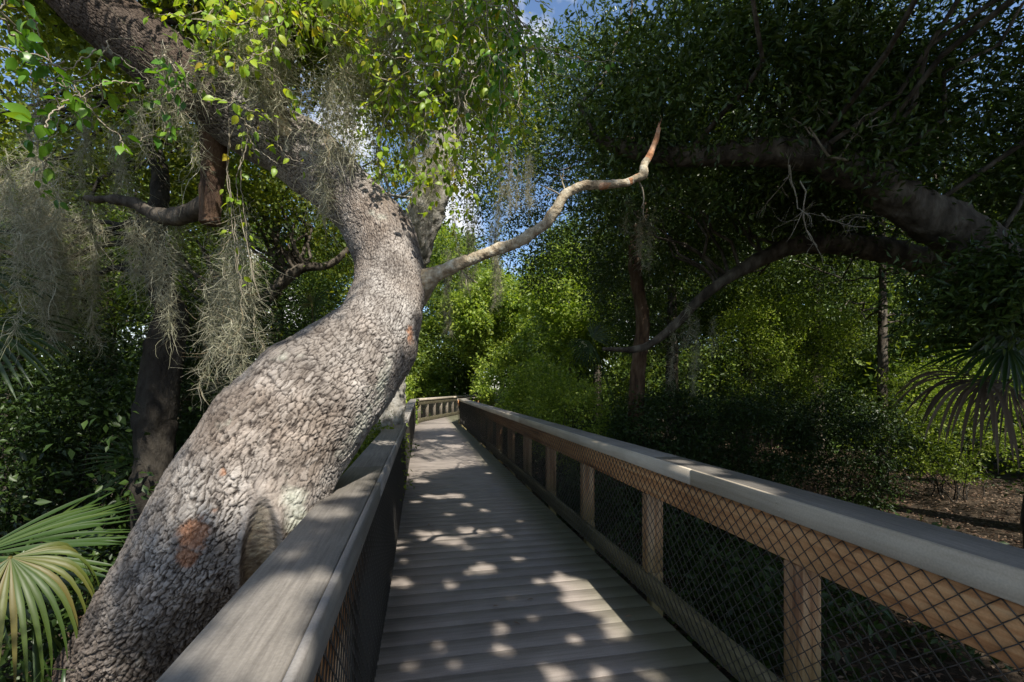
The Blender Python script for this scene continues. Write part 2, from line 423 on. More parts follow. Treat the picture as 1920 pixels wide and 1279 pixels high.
def wander(rng, a, b, n=9, amp=.12, sag=0.0):
    a = np.asarray(a, float); b = np.asarray(b, float); L = np.linalg.norm(b-a)
    t = np.linspace(0, 1, n)[:, None]
    P = a + (b-a)*t
    off = np.cumsum(rng.normal(size=(n, 3)), 0); off -= off[:1] + (off[-1:]-off[:1])*t
    P = P + off*amp*L/n**.5*.6
    P[:, 2] += (-sag*L)*(4*t*(1-t))[:, 0]
    return P

def twiggy(rng, mb, p, d, L, r, depth=3, n=5, spread=.7, kids=(2, 4)):
    P = [np.array(p, float)]; d = unit(np.array(d, float))
    for i in range(n):
        d = unit(d + rng.normal(size=3)*.22); P.append(P[-1]+d*L/n)
    P = np.array(P); mb.tube(P, np.linspace(r, r*.5, n+1), 5, False)
    if depth:
        for _ in range(rng.integers(*kids)):
            k = rng.integers(1, n+1); dd = unit(d + spread*rng.normal(size=3))
            twiggy(rng, mb, P[k], dd, L*rng.uniform(.45, .75), r*.55, depth-1, n, spread, kids)

# ------------------------------------------------------------------ world, sun, camera
def make_world():
    w = bpy.data.worlds.new('World'); scn.world = w; w.use_nodes = True
    nt = w.node_tree; N = nt.nodes; L = nt.links; N.clear()
    sky = N.new('ShaderNodeTexSky'); sky.sky_type = 'NISHITA'; sky.sun_disc = False
    sky.sun_elevation = math.asin(SUN_TO[2]); sky.sun_rotation = math.atan2(SUN_TO[0], SUN_TO[1])
    sky.air_density = 1.0; sky.dust_density = .4; sky.ozone_density = 3.5
    tc = N.new('ShaderNodeTexCoord')
    n = N.new('ShaderNodeTexNoise'); n.inputs['Scale'].default_value = 3.1; n.inputs['Detail'].default_value = 7; n.inputs['Roughness'].default_value = .55
    L.new(tc.outputs['Generated'], n.inputs['Vector'])
    r = N.new('ShaderNodeValToRGB'); r.color_ramp.elements[0].position = .52; r.color_ramp.elements[1].position = .63
    L.new(n.outputs['Fac'], r.inputs[0])
    mx = N.new('ShaderNodeMix'); mx.data_type = 'RGBA'; L.new(r.outputs[0], mx.inputs[0]); L.new(sky.outputs[0], mx.inputs[6])
    mx.inputs[7].default_value = (6.4, 6.3, 6.3, 1)
    bg = N.new('ShaderNodeBackground'); bg.inputs[1].default_value = .13; L.new(mx.outputs[2], bg.inputs[0])
    o = N.new('ShaderNodeOutputWorld'); L.new(bg.outputs[0], o.inputs[0])
make_world()
sl = bpy.data.lights.new('sun', 'SUN'); sl.energy = 5.0; sl.angle = radians(.5); sl.color = (1, .94, .84)
so = bpy.data.objects.new('sun', sl); COL.objects.link(so)
from mathutils import Vector
so.rotation_euler = Vector((-SUN_TO).tolist()).to_track_quat('-Z', 'Y').to_euler()
cam = bpy.data.cameras.new('camera'); cam.sensor_width = 36; cam.lens = F/1920*36; cam.shift_y = (HV-639.5)/1920
cam.clip_end = 1000; cam.clip_start = .05
co = bpy.data.objects.new('camera', cam); COL.objects.link(co); co.location = (0, 0, EYE); co.rotation_euler = (pi/2, 0, -YAW)
scn.camera = co
scn.view_settings.view_transform = 'Standard'; scn.view_settings.look = 'None'
scn.view_settings.exposure = .72; scn.view_settings.gamma = 1
scn.cycles.use_denoising = True; scn.cycles.denoising_prefilter = 'NONE'; scn.cycles.denoising_input_passes = 'RGB_ALBEDO_NORMAL'
scn.cycles.max_bounces = 7; scn.cycles.diffuse_bounces = 3; scn.cycles.glossy_bounces = 2
scn.cycles.transmission_bounces = 4; scn.cycles.transparent_max_bounces = 4
scn.cycles.sample_clamp_indirect = 4

# ------------------------------------------------------------------ boardwalk and railings
XL, XR = -.25, 1.62                       # deck edges
CX = (XL+XR)/2; YB = 20.0; BEND = radians(21)
bdir = np.array([sin(BEND), cos(BEND), 0]); bnor = np.array([cos(BEND), -sin(BEND), 0])
def frame_straight(V): return V
def frame_bend(V):
    return np.array([CX, YB, 0]) + V[:, :1]*bnor + V[:, 1:2]*bdir + V[:, 2:]*np.array([0, 0, 1.0])

def build_deck():
    rng = np.random.default_rng(5)
    mb = MB(); y = -3.0
    while y < YB-.35:
        w = .166; z = rng.normal()*.0008
        mb.box(XL+rng.uniform(-.004, .004), XR, y, y+w, -.035, z, bev=.003); y += w+.006
    # wedge boards round the corner
    half = (XR-XL)/2; k = 6
    for i in range(k):
        a0 = BEND*i/k; a1 = BEND*(i+1)/k
        y0 = y+(YB+.35-y)*i/k; y1 = y+(YB+.35-y)*(i+1)/k
        c0 = np.array([CX+max(0, y0-YB)*.2, y0, 0]); c1 = np.array([CX+max(0, y1-YB)*.2, y1-.006, 0])
        n0 = np.array([cos(a0), -sin(a0), 0]); n1 = np.array([cos(a1), -sin(a1), 0])
        q = np.array([c0-n0*half, c0+n0*half, c1+n1*half, c1-n1*half]); lo = q-np.array([0, 0, .035])
        mb.add(np.concatenate([q, lo]), [np.array([[0, 1, 2, 3], [7, 6, 5, 4], [0, 4, 5, 1], [1, 5, 6, 2], [2, 6, 7, 3], [3, 7, 4, 0]])])
    s = .40
    while s < 24:
        mb.box(-half, half, s, s+.166, -.035, 0, frame_bend, bev=.005); s += .172
    o = mb.build('boardwalk', M['deck']); tag(o, 'grey brown plank boardwalk dappled with sunlight between two railings', 'boardwalk', kind='structure')
    # joists and piles under the planks
    mb = MB()
    for x in (XL+.06, CX, XR-.1):
        mb.box(x, x+.045, -3, YB-.2, -.25, -.037)
        mb.box(x-CX, x-CX+.045, .3, 24, -.25, -.037, frame_bend)
    for y in np.arange(-2, YB, 2.4):
        for x in (XL+.1, XR-.2): mb.box(x+.05, x+.15, y, y+.1, GROUND-.2, -.251)
    o = mb.build('boardwalk_substructure', M['kick']); tag(o, 'timber joists under the boardwalk planks', 'joists', kind='structure')
build_deck()

def chainlink(L0, L1, z0, z1, inn, side, rng, step=.072, r=.0030):
    """woven wires: zigzags up the fence, neighbours hooked into each other"""
    V = []; fs = []; h = step/2
    nz = int((z1-z0)/h)
    k = np.arange(nz+1)
    pts = []
    ni = int((L1-L0)/h)
    i = np.arange(ni)
    for par in (0,):
        odd = (k[None, :]+i[:, None]) % 2
        s = L0 + (i[:, None] + np.where(odd, 1.04, -.04))*h
        z = z0 + k[None, :]*h + 0*s
        wob = (vnoise(np.stack([s.ravel()*1.3, z.ravel()*3, 0*z.ravel()], -1), 4).reshape(s.shape)-.5)
        n = inn + side*(.010*wob + np.where(odd, .0017, -.0017))
        s = s + .01*(vnoise(np.stack([s.ravel()*2.3, z.ravel()*5, 0*z.ravel()+9], -1), 5).reshape(s.shape)-.5)
        A = np.stack([n, s, z], -1)             # (ni, nz+1, 3): across, along, up
    ang = np.array([0, 2*pi/3, 4*pi/3])
    ring = np.zeros((ni, nz+1, 3, 3))
    for q, a in enumerate(ang):
        ring[:, :, q, :] = A; ring[:, :, q, 0] += r*cos(a); ring[:, :, q, 1] += r*sin(a)
    V = ring.reshape(-1, 3)
    ii = (np.arange(ni)*(nz+1)*3)[:, None, None]; kk = (np.arange(nz)*3)[None, :, None]; q = np.arange(3)[None, None, :]; qn = (q+1) % 3
    f = np.stack([ii+kk+q, ii+kk+qn, ii+kk+3+qn, ii+kk+3+q], -1).reshape(-1, 4)
    return V, f

def railing(name, frame, side, xin, y0, y1, posts, label, loc, mesh=True, seed=1, post='post', beam='beam', fascia='fascia'):
    """side +1: the rail stands at larger x than the path. xin: inner face of the fascia"""
    rng = np.random.default_rng(seed)
    root = thing(name, loc, label, 'railing')
    def box(mb, n0, n1, a0, a1, z0, z1, **k):
        x0, x1 = xin+side*n0, xin+side*n1
        mb.box(min(x0, x1), max(x0, x1), a0, a1, z0, z1, frame, **k)
    TOP = 1.07
    mb = MB(); y = y0
    while y < y1-.01:
        e = min(y+(4.9 if y > y0 else 5.6), y1); box(mb, .0245, .235, y, e-.0015, TOP-.035, TOP-.002, bev=.004); y = e
    mb.build('cap_board', M['cap'], root)
    mb = MB(); y = y0
    while y < y1-.01:
        e = min(y+(4.9 if y > y0 else 5.1), y1); box(mb, 0, .022, y, e-.0015, TOP-.095, TOP, bev=.004); y = e
    for p in posts:
        for dz in (.05, .085):
            c = frame(np.array([[xin-side*.0005, p+.04+rng.normal()*.02, TOP-dz+.02]]))[0]
            d = frame(np.array([[xin-side*.0025, p+.04, TOP-dz+.02]]))[0]; d = np.array([d[0], c[1], c[2]])
            mb.tube(np.array([c, d]), .0042, 8)
    mb.build('fascia', M[fascia], root)
    mb = MB(); box(mb, .034, .072, y0, y1, TOP-.29, TOP-.037, bev=.006); mb.build('beam', M[beam], root)
    mb = MB(); box(mb, .040, .078, y0, y1, .015, .185, bev=.006); mb.build('kick_board', M['kick'], root)
    for p in posts:
        mb = MB()
        box(mb, .042, .172, p, p+.09, .187, TOP-.292, bev=.009)
        box(mb, .080, .172, p+.001, p+.089, TOP-.292, TOP-.037, bev=.003)
        box(mb, .080, .172, p+.001, p+.089, GROUND-.3, .187, bev=.006)
        mb.build('post', M[post], root)
    if mesh:
        V, f = chainlink(y0, y1, .03, TOP-.09, xin+side*.027, side, rng)
        link_mesh('wire_mesh', frame(V), [f], M['wire'], root, smooth=True)
    return root

XFR, XFL = 1.60, -.212
YRC = YB - (XR-CX)*math.tan(BEND/2); YLC = YB + (CX-XL)*math.tan(BEND/2)
rp = [1.735-1.375*2, 1.735-1.375, 1.735]
rp += [1.735+1.372*k for k in range(1, 14)]
railing('railing', frame_straight, 1, XFR, -2.6, YRC-.02, [p for p in rp if p < YRC-.15] + [YRC-.14],
        'long straight railing with orange lit beam and black mesh beside the dark woods', (XFR+.1, 0, 0), seed=2)
railing('railing', frame_straight, -1, XFL, -2.6, YLC, [.3+1.372*k for k in range(-2, 15)] + [YLC-.1],
        'long straight railing whose flat cap board touches the big leaning trunk', (XFL-.1, 0, 0), seed=3, fascia='fascia_grey')
railing('railing', frame_bend, -1, XFL-CX, .22, 16, [.4+1.0*k for k in range(0, 15)],
        'far sunlit railing turning away behind the end of the boardwalk', (-.2, YLC+.3, 0), seed=4, post='grey_post', beam='kick')
railing('railing', frame_bend, 1, XFR-CX, -.1, 16, [.4+1.3*k for k in range(0, 12)],
        'far railing beyond the corner, mostly hidden by the long dark railing', (1.7, YRC+.3, 0), seed=6)

# ------------------------------------------------------------------ the ground
def build_ground():
    n = 160
    g = np.concatenate([-np.geomspace(400, 14, 22)[:-1], np.linspace(-14, 14, 110), np.geomspace(14, 400, 22)[1:]])
    X, Y = np.meshgrid(g+2, g+10, indexing='ij')
    P = np.stack([X.ravel(), Y.ravel(), np.zeros(X.size)], -1)
    P[:, 2] = GROUND + .25*(fbm(P*.35, 4, 3)-.5) + np.clip((P[:, 0]-3)*.02, 0, .5)
    m = len(g); i, j = np.meshgrid(np.arange(m-1), np.arange(m-1), indexing='ij')
    f = np.stack([i*m+j, (i+1)*m+j, (i+1)*m+j+1, i*m+j+1], -1).reshape(-1, 4)
    o = link_mesh('ground', P, [f], M['ground'], smooth=True); tag(o, 'dark forest floor of soil', 'ground', kind='structure')
build_ground()

def build_litter():
    rng = np.random.default_rng(12)
    n = 46000
    p = np.stack([rng.uniform(2.0, 13, n), rng.uniform(-1, 16, n), np.zeros(n)], -1)
    p2 = np.stack([rng.uniform(-7, -.6, 12000), rng.uniform(0, 14, 12000), np.zeros(12000)], -1)
    p = np.concatenate([p, p2]); n = len(p)
    p[:, 2] = GROUND + .25*(fbm(p*.35, 4, 3)-.5) + np.clip((p[:, 0]-3)*.02, 0, .5) + rng.uniform(.0, .035, n)
    d = rdir(rng, n)*np.array([1, 1, .25]); nr = unit(rdir(rng, n)*.55+np.array([0, 0, 1]))
    V, f = place(LEAF4, p, d, nr, rng.uniform(.035, .085, n), rng.uniform(.014, .035, n))
    o = link_mesh('leaf_litter', V, [f], M['litter']); tag(o, 'brown fallen leaves scattered over the forest floor', 'leaf litter', kind='stuff')
build_litter()

# ------------------------------------------------------------------ the leaning oak
def big_oak():
    rng = np.random.default_rng(21)
    C = [  # u, v, diameter in px, depth
        (105, 1560, 300, 2.45), (165, 1400, 245, 2.40), (230, 1279, 215, 2.30), (290, 1170, 222, 2.20), (365, 1060, 236, 2.12), (440, 950, 262, 2.10),
        (508, 852, 262, 2.15), (580, 766, 244, 2.25), (652, 694, 200, 2.40), (704, 628, 160, 2.55), (728, 562, 128, 2.70), (732, 505, 122, 2.80),
        (718, 452, 122, 2.86), (686, 402, 114, 2.92), (642, 355, 114, 2.97), (592, 310, 124, 3.0), (540, 272, 124, 3.0), (470, 235, 116, 2.95),
        (380, 172, 112, 2.9), (290, 100, 114, 2.85), (205, 35, 120, 2.8), (140, -30, 125, 2.75), (60, -120, 120, 2.7), (-40, -240, 110, 2.7)]
    P = np.array([[*at(u, v, d), w*d/F/2] for u, v, w, d in C])
    root = thing('oak_tree', (P[0, 0], P[0, 1], GROUND), 'massive leaning oak with a sinuous grey trunk of cracked bark beside the cap board', 'tree')
    base = P[0].copy(); b1 = base.copy(); b1[:3] += (-.22, .05, -.45); b1[3] *= 1.12; b1[2] = GROUND-.3
    P = np.concatenate([[b1], P])
    m = 1560; n = 560
    S = spline(P, m); C3, R = S[:, :3], S[:, 3]
    T, Nn, B = frames(C3)
    a = np.linspace(0, 2*pi, n, endpoint=False)
    ds = np.concatenate([[0], np.cumsum(np.linalg.norm(np.diff(C3, axis=0), axis=1)/((R[1:]+R[:-1])/2))])
    dirv = np.cos(a)[None, :, None]*Nn[:, None] + np.sin(a)[None, :, None]*B[:, None]
    V0 = (C3[:, None] + R[:, None, None]*dirv).reshape(-1, 3); D = dirv.reshape(-1, 3)
    Rr = np.repeat(R, n); s = np.repeat(ds, n); aa = np.tile(a, m)
    u, v, dep = project(V0)
    view = unit(V0-np.array([0, 0, EYE])); facing = -(D*view).sum(1)
    front = sstep(-.05, .25, facing)
    # big shape
    low = fbm(V0*2.3, 3, 11)-.5
    h = low*.10*Rr/.3 + (fbm(V0*6, 2, 14)-.5)*.03
    # burl and callus by the cap board
    h += front*.075*np.exp(-(((u-545)/75)**2+((v-965)/95)**2))
    du, dv = (u-482-.10*(v-1030)*-1), (v-1030); e = np.sqrt((du/(26+dv*.03))**2+(dv/90)**2)
    rim = np.exp(-((e-1.22)/.24)**2); inside = 1-sstep(.5, 1.2, e+(fbm(V0*30, 2, 71)-.5)*.5)
    fold = np.exp(-((du-34-.12*dv)/13)**2)*sstep(-105, -60, dv)*sstep(110, 60, dv)
    h += front*(.022*rim*(1-.5*sstep(40, 90, dv)) + .026*fold - .012*inside - .012*np.exp(-((e-.98)/.10)**2)*sstep(-10, 20, du))
    # bark plates
    wx = (fbm(V0*9, 2, 31)-.5) + .5*(fbm(V0*34, 3, 35)-.5); wy = (fbm(V0*9+50, 2, 33)-.5) + .5*(fbm(V0*34+9, 3, 36)-.5)
    fade = fbm(V0*11, 3, 39)
    ny = 94
    kx = ny/(2*pi)
    tilt = .35*np.sin(aa) + aa*2.2*0                                    # plates drift round the trunk a little
    big = sstep(1.1, .35, V0[:, 2])                          # chunkier low down
    x = s*kx*.52 + wx*1.9 + tilt; y = aa/(2*pi)*ny + wy*1.9
    f1, f2, cv = voronoi(x, y, ny, 3, .9, 2.8); e1 = f2-f1; wd = .09+.12*fade; pl = np.maximum(sstep(.2, 1, e1/wd), sstep(.60, .74, fade)*.7)
    x2 = s*kx*1.6 + wx*3; y2 = aa/(2*pi)*(ny*2) + wy*3
    g1, g2, cv2 = voronoi(x2, y2, ny*2, 8); pl2 = np.maximum(sstep(.02, .20, g2-g1), sstep(.42, .55, fade))
    xb = s*kx*.40 + wx*1.4; yb = aa/(2*pi)*(ny//2) + wy*1.4
    b1_, b2_, cvb = voronoi(xb, yb, ny//2, 5); plb = sstep(.03, .35, b2_-b1_)
    amp = .009*np.clip(Rr/.3, .65, 1.1)
    smooth_zone = np.clip(front*(np.exp(-(((u-545)/60)**2+((v-960)/90)**2))*.75 + rim*.8 + inside), 0, 1)
    xm = s*kx*.24 + wx*1.9 + tilt; ym = aa/(2*pi)*48 + wy*1.9
    m1, m2, cvm = voronoi(xm, ym, 46, 13, .98, 2.6); plm = sstep(.02, .10+.07*fade, m2-m1)
    pl = np.clip(1-.8*(1-pl) - .55*(1-plm), 0, 1)
    hb = amp*(pl*(.75+.6*cv) + .22*pl2 + .4*(fbm(V0*26, 3, 19)-.5)) + big*.014*(plb*(.6+.7*cvb)-.5) + .005*(fbm(V0*40, 3, 17)-.5)
    h += hb*(1-.65*smooth_zone)
    # stripped bark: red patches
    nz = fbm(V0*14, 3, 41)
    def patch(pu, pv, su, sv, ang=0.0):
        c, s_ = cos(ang), sin(ang); q = ((u-pu)*c+(v-pv)*s_)/su; r = (-(u-pu)*s_+(v-pv)*c)/sv
        return np.exp(-(q*q+r*r))
    wood = patch(360, 1000, 38, 36, -.6) + .9*patch(345, 1055, 34, 22, .1) + .8*patch(417, 886, 13, 9) + .8*patch(372, 918, 9, 11) + .75*patch(398, 958, 18, 12, -.7) \
        + .8*patch(768, 628, 9, 26) + .75*patch(597, 955, 8, 26, .7) + .55*patch(560, 345, 45, 11, .6) + .5*patch(500, 325, 25, 9)
    wood = sstep(.40, .78, wood*front + (nz-.5)*.9 + (fbm(V0*60, 3, 43)-.5)*.6)*.9
    h -= wood*.006
    lich = sstep(.34, .75, front*(.95*np.exp(-(((u-540)/38)**2+((v-965)/62)**2)) + .62*patch(722, 720, 34, 110, .35) + .5*patch(650, 850, 30, 60, .5)) + (nz-.5)*.8)
    lich = np.clip(lich*.8 + .35*sstep(.62, .72, fbm(V0*5, 4, 47))*sstep(.5, .62, nz), 0, .85)
    plate = np.clip(pl**1.5*(.62+.38*pl2), 0, 1); plate = plate*(1-big*.5) + big*.5*plate*(.3+.7*plb)
    plate = np.clip(plate + .55*smooth_zone, 0, 1)*(1-.8*front*np.exp(-((e-.97)/.09)**2)*sstep(0, 25, du))
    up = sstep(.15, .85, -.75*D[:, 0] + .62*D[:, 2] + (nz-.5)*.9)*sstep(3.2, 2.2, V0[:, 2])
    damp_shade = np.clip(.55*up + 1.0*sstep(470, 340, u)*(V0[:, 2] > 2.6) + sstep(1.0, .3, V0[:, 2]+.5*(nz-.5))*.6, 0, 1)*(1-.8*lich)  # damp foot, browner upper side, plus shade painted on the upper left limb
    hol = .8*front*inside
    V = V0 + D*h[:, None]
    i, j = np.meshgrid(np.arange(m-1), np.arange(n), indexing='ij'); jn = (j+1) % n
    f = np.stack([i*n+j, i*n+jn, (i+1)*n+jn, (i+1)*n+j], -1).reshape(-1, 4)
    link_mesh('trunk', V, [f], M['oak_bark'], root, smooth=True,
              attrs=dict(plate=plate, lichen=lich*(1-hol), wood=wood, damp_shade=damp_shade*(1-wood), hollow=hol, cell=np.clip((cv-.6)*.8, 0, .35)*(1-big)))
    # the bare dead branch that points over the boardwalk
    Bp = [(765, 548, 104, 2.84), (792, 530, 72, 2.79), (812, 518, 50, 2.77), (840, 505, 37, 2.76), (900, 480, 30, 2.74), (968, 452, 28, 2.72), (1025, 418, 27, 2.72), (1062, 368, 25, 2.73), (1098, 347, 24, 2.74),
          (1150, 345, 21, 2.75), (1188, 335, 19, 2.76), (1205, 326, 23, 2.76), (1212, 302, 19, 2.77), (1228, 262, 15, 2.78), (1236, 236, 9, 2.79)]
    Q = spline(np.array([[*at(a_, b_, d_), w_*.74*d_/F/2] for a_, b_, w_, d_ in Bp]), 420)
    Q[:, :3] += np.stack([(fbm(Q[:, :3]*7+k_*9, 2, 81+k_)-.5) for k_ in range(3)], -1)*.055
    nb = 40
    V, fs = tube(Q[:, :3], Q[:, 3], nb)
    ctr = np.concatenate([np.repeat(Q[:, :3], nb, 0), Q[[0, -1], :3]]); nn = unit(V-ctr)
    V = V + nn*((fbm(V*16, 4, 51)-.5)*.022 + (fbm(V*70, 3, 53)-.5)*.012)[:, None]*np.concatenate([np.repeat(np.clip(Q[:, 3]/.04, .3, 1.2), nb), [.3, .3]])[:, None]
    uu = project(ctr)[0]; vv = project(ctr)[1]
    nw = fbm(V*13, 3, 57)
    bare = (((uu > 1208) & (vv < 300)) | ((uu > 1080) & (uu < 1165) & (nn[:, 2] < .15) & (nw > .46)) | ((nw > .66) & (uu > 850)))
    mi = []
    for q in fs: mi.append(bare[q].mean(1) > .5)
    link_mesh('branch', V, fs, [M['branch_bark'], M['bare_wood']], root, smooth=True, mat_index=np.concatenate(mi))
    for (pu, pv, d_, dx) in ((1063, 360, 2.73, (-.3, 0, .9)), (1060, 372, 2.73, (-.5, .2, .5)), (1196, 333, 2.76, (.1, 0, -.9)), (858, 498, 2.75, (.4, .1, -.5))):
        mb = MB(); twiggy(rng, mb, at(pu, pv, d_), dx, .16, .006, 1); mb.build('twig', M['twig'], root, True)
    mb = MB()
    for pu, pv, w_ in ((1241, 222, .006), (1236, 228, .008), (1231, 240, .006)): mb.tube(np.array([at(1226, 268, 2.78), at(1232, 248, 2.785), at(pu, pv, 2.79)]), [w_*1.2, w_, .001], 6)
    mb.build('splintered_tip', M['bare_wood'], root, True)
    # side limb at upper left with its cut stub, and small limbs carrying the crown
    def limb(pts, name='limb', mat='far_bark', rough=.02, nb=18):
        Q = spline(np.array([[*at(a_, b_, d_), w_*d_/F/2] for a_, b_, w_, d_ in pts]), 90)
        V, fs = tube(Q[:, :3], Q[:, 3], nb)
        ctr = np.concatenate([np.repeat(Q[:, :3], nb, 0), Q[[0, -1], :3]])
        V = V + unit(V-ctr)*((fbm(V*14, 4, 61)-.5)*rough)[:, None]
        return link_mesh(name, V, fs, M[mat], root, smooth=True), Q
    limb([(505, 120, 22, 2.75), (512, 180, 24, 2.78), (520, 220, 26, 2.8), (545, 262, 34, 2.86)], mat='branch_bark')
    limb([(400, 200, 60, 2.95), (402, 300, 44, 3.0), (396, 360, 40, 3.0), (393, 420, 34, 3.0)], name='stub', mat='red_bark')
    limb([(400, 375, 40, 3.02), (350, 402, 34, 3.1), (300, 405, 28, 3.2), (240, 378, 20, 3.3), (160, 372, 12, 3.4)], mat='far_bark', rough=.035)
    limb([(430, -60, 60, 3.3), (450, 30, 44, 3.3), (500, 110, 30, 3.2), (530, 190, 22, 3.1)], mat='far_bark')
    # crown: many sprays of small leaves carried by limbs above the path
    cen = [ellipsoid_pts(rng, 1350, (-2.6, 4.6, 6.3), (3.6, 2.9, 2.3)), ellipsoid_pts(rng, 700, (-1.6, 3.6, 4.6), (1.6, .9, .9)),
           ellipsoid_pts(rng, 420, (-.35, -.52, 3.5), (.8, .42, .2)), ellipsoid_pts(rng, 330, (-1.5, .35, 6.3), (.65, .45, .28))]  # unseen clumps added to shade the trunk foot and the upper limb
    cen = np.concatenate([thin_out(c, 1.0, .45, 5) for c in cen])
    mb = MB(); V, f = leaf_clumps(rng, cen, 52, rng.uniform(.2, .4, len(cen)), .064, .03)
    link_mesh('crown', V, [f], M['leaf_oak'], root)
    mb = MB()
    hub = [at(140, -30, 2.75), at(20, -160, 2.7), at(430, -60, 3.3)]
    for k in rng.choice(len(cen), 60, replace=False):
        h0 = hub[rng.integers(3)]; mb.tube(wander(rng, h0, cen[k], 9, .22), np.linspace(.02, .004, 9), 6, False)
    mb.build('limb', M['far_bark'], root, True)
    return root
big_oak()

# ------------------------------------------------------------------ other trees
def tree(label, trunk, crowns, seed, bark='far_bark', leaf='leaf_dark', per=50, L=.07, W=.028, cut=.45, gap=1.3, group=None, name='oak_tree', limbs=40, rad=(.28, .55), dens=2.4, clip=None, twigs=None):
    """trunk: rows (x, y, z, radius); crowns: (n, centre, radii)"""
    rng = np.random.default_rng(seed)
    T = np.asarray(trunk, float)
    root = thing(name, (T[0, 0], T[0, 1], GROUND), label, 'tree', group)
    S = spline(T, 200); nb = 44
    V, fs = tube(S[:, :3], S[:, 3], nb)
    ctr = np.concatenate([np.repeat(S[:, :3], nb, 0), S[[0, -1], :3]])
    rr = np.concatenate([np.repeat(S[:, 3], nb), S[[0, -1], 3]])
    V = V + unit(V-ctr)*(((fbm(V*np.array([7, 7, 3.]), 4, seed)-.5)*.5 + (np.abs(fbm(V*np.array([26, 26, 12.]), 3, seed+1)-.5))*.5)*rr)[:, None]
    link_mesh('trunk', V, fs, M[bark], root, smooth=True)
    parts = [thin_out(ellipsoid_pts(rng, int(q[0]*dens), q[1], q[2]), *(q[3] if len(q) > 3 else (gap, cut)), seed) for q in crowns]
    cen = np.concatenate(parts)
    pc = np.concatenate([np.full(len(c_), k_) for k_, c_ in enumerate(parts)])
    keep = clip(cen) if clip is not None else np.ones(len(cen), bool)
    V = []; f = []; n0 = 0
    for dense in (0, 1):
        sel = keep & np.array([len(crowns[k_]) > 3 for k_ in pc]) if dense else keep & np.array([len(crowns[k_]) <= 3 for k_ in pc])
        if not sel.any(): continue
        c_ = cen[sel]
        v_, f_ = leaf_clumps(rng, c_, 120 if dense else per, rng.uniform(*((.2, .36) if dense else rad), len(c_)), L*1.12, W*1.25)
        V.append(v_); f.append(f_+n0); n0 += len(v_)
    V = np.concatenate(V); f = np.concatenate(f); cen = cen[keep]
    link_mesh('crown', V, [f], M[leaf], root)
    if limbs:
        mb = MB(); lo = int(len(S)*.45)
        for k in rng.choice(len(cen), min(limbs, len(cen)), replace=False):
            # start at the trunk point nearest to the goal
            i = lo+int(np.argmin(np.linalg.norm(S[lo:, :3]-cen[k], axis=1)))
            p = wander(rng, S[i, :3], cen[k], 10, .25, -.04)
            mb.tube(p, np.linspace(min(S[i, 3]*.4, .026), .004, 10), 6, False)
        mb.build('limb', M[bark], root, True)
    if twigs:
        for p, d, l, r in twigs:
            mb = MB(); twiggy(rng, mb, p, d, l, r, 3); mb.build('twig', M['twig'], root, True)
    return root

def pr(*rows): return np.array([[*at(u, v, d), w*d/F/2] for u, v, w, d in rows])

# pale oak behind the leaning trunk
tree('pale sunlit oak trunk standing behind the bend of the leaning oak',
     np.concatenate([[[*at(700, 900, 6.4)[:2], GROUND-.2, .34]], pr((728, 600, 74, 6.2), (775, 460, 68, 6.0), (802, 390, 60, 5.9), (822, 320, 54, 5.8), (850, 230, 48, 5.8), (880, 120, 40, 5.8), (860, -20, 30, 5.8))]),
     [(560, (-.4, 8.4, 7.2), (3.2, 2.0, 2.6)), (200, (.3, 6.4, 5.6), (1.4, 1.0, 1.0))], 31, bark='pale_bark', leaf='leaf_oak', L=.065, W=.028, cut=.47, gap=.9)
# oak that throws its limb over from the right
tree('dark spreading oak whose thick limb arches over from the shaded woods',
     np.concatenate([[[7.6, 3.2, GROUND-.2, .42]], [[7.5, 3.3, .6, .36]], pr((2060, 640, 115, 4.9), (1950, 545, 94, 4.75), (1800, 440, 82, 4.6), (1690, 376, 68, 4.5), (1610, 325, 60, 4.4), (1500, 288, 52, 4.4), (1400, 285, 46, 4.5), (1310, 292, 36, 4.6), (1212, 288, 30, 4.7), (1120, 262, 18, 4.8))]),
     [(540, (5.2, 6.2, 6.3), (3.6, 3.4, 2.5)), (420, (3.4, 4.6, 4.55), (1.9, 1.5, .9)), (460, (6.3, 4.4, 4.3), (2.2, 1.7, 1.2)), (2300, (3.4, -.8, 6.2), (3.2, 4.8, .4), (.6, .325)), (420, (6.6, 1.5, 6.6), (2.2, 2.5, .4), (.8, .3)), (80, tuple(at(1850, 530, 4.0)), (.9, .5, .35)), (70, tuple(at(1560, 470, 5.2)), (1.0, .4, .35)), (90, tuple(at(1560, 330, 4.1)), (.8, .4, .35))], 41, clip=lambda c: ~((c[:, 1] < 3) & (c[:, 0] < .40+.1*np.sin(c[:, 1]*3.1))),  # two thin overhead layers are unseen, added to dapple the deck and shade the limb
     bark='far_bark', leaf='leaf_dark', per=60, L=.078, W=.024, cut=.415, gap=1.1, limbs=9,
     twigs=[(at(1590, 300, 4.2), (-.8, -.1, -.15), .55, .016), (at(1480, 310, 4.2), (.3, -.2, -.8), .5, .009), (at(1500, 340, 4.2), (.1, -.2, -1), .6, .008), (at(1560, 215, 4.3), (-1, 0, .1), .6, .01), (at(1540, 400, 4.2), (.5, -.1, -.6), .4, .006)])
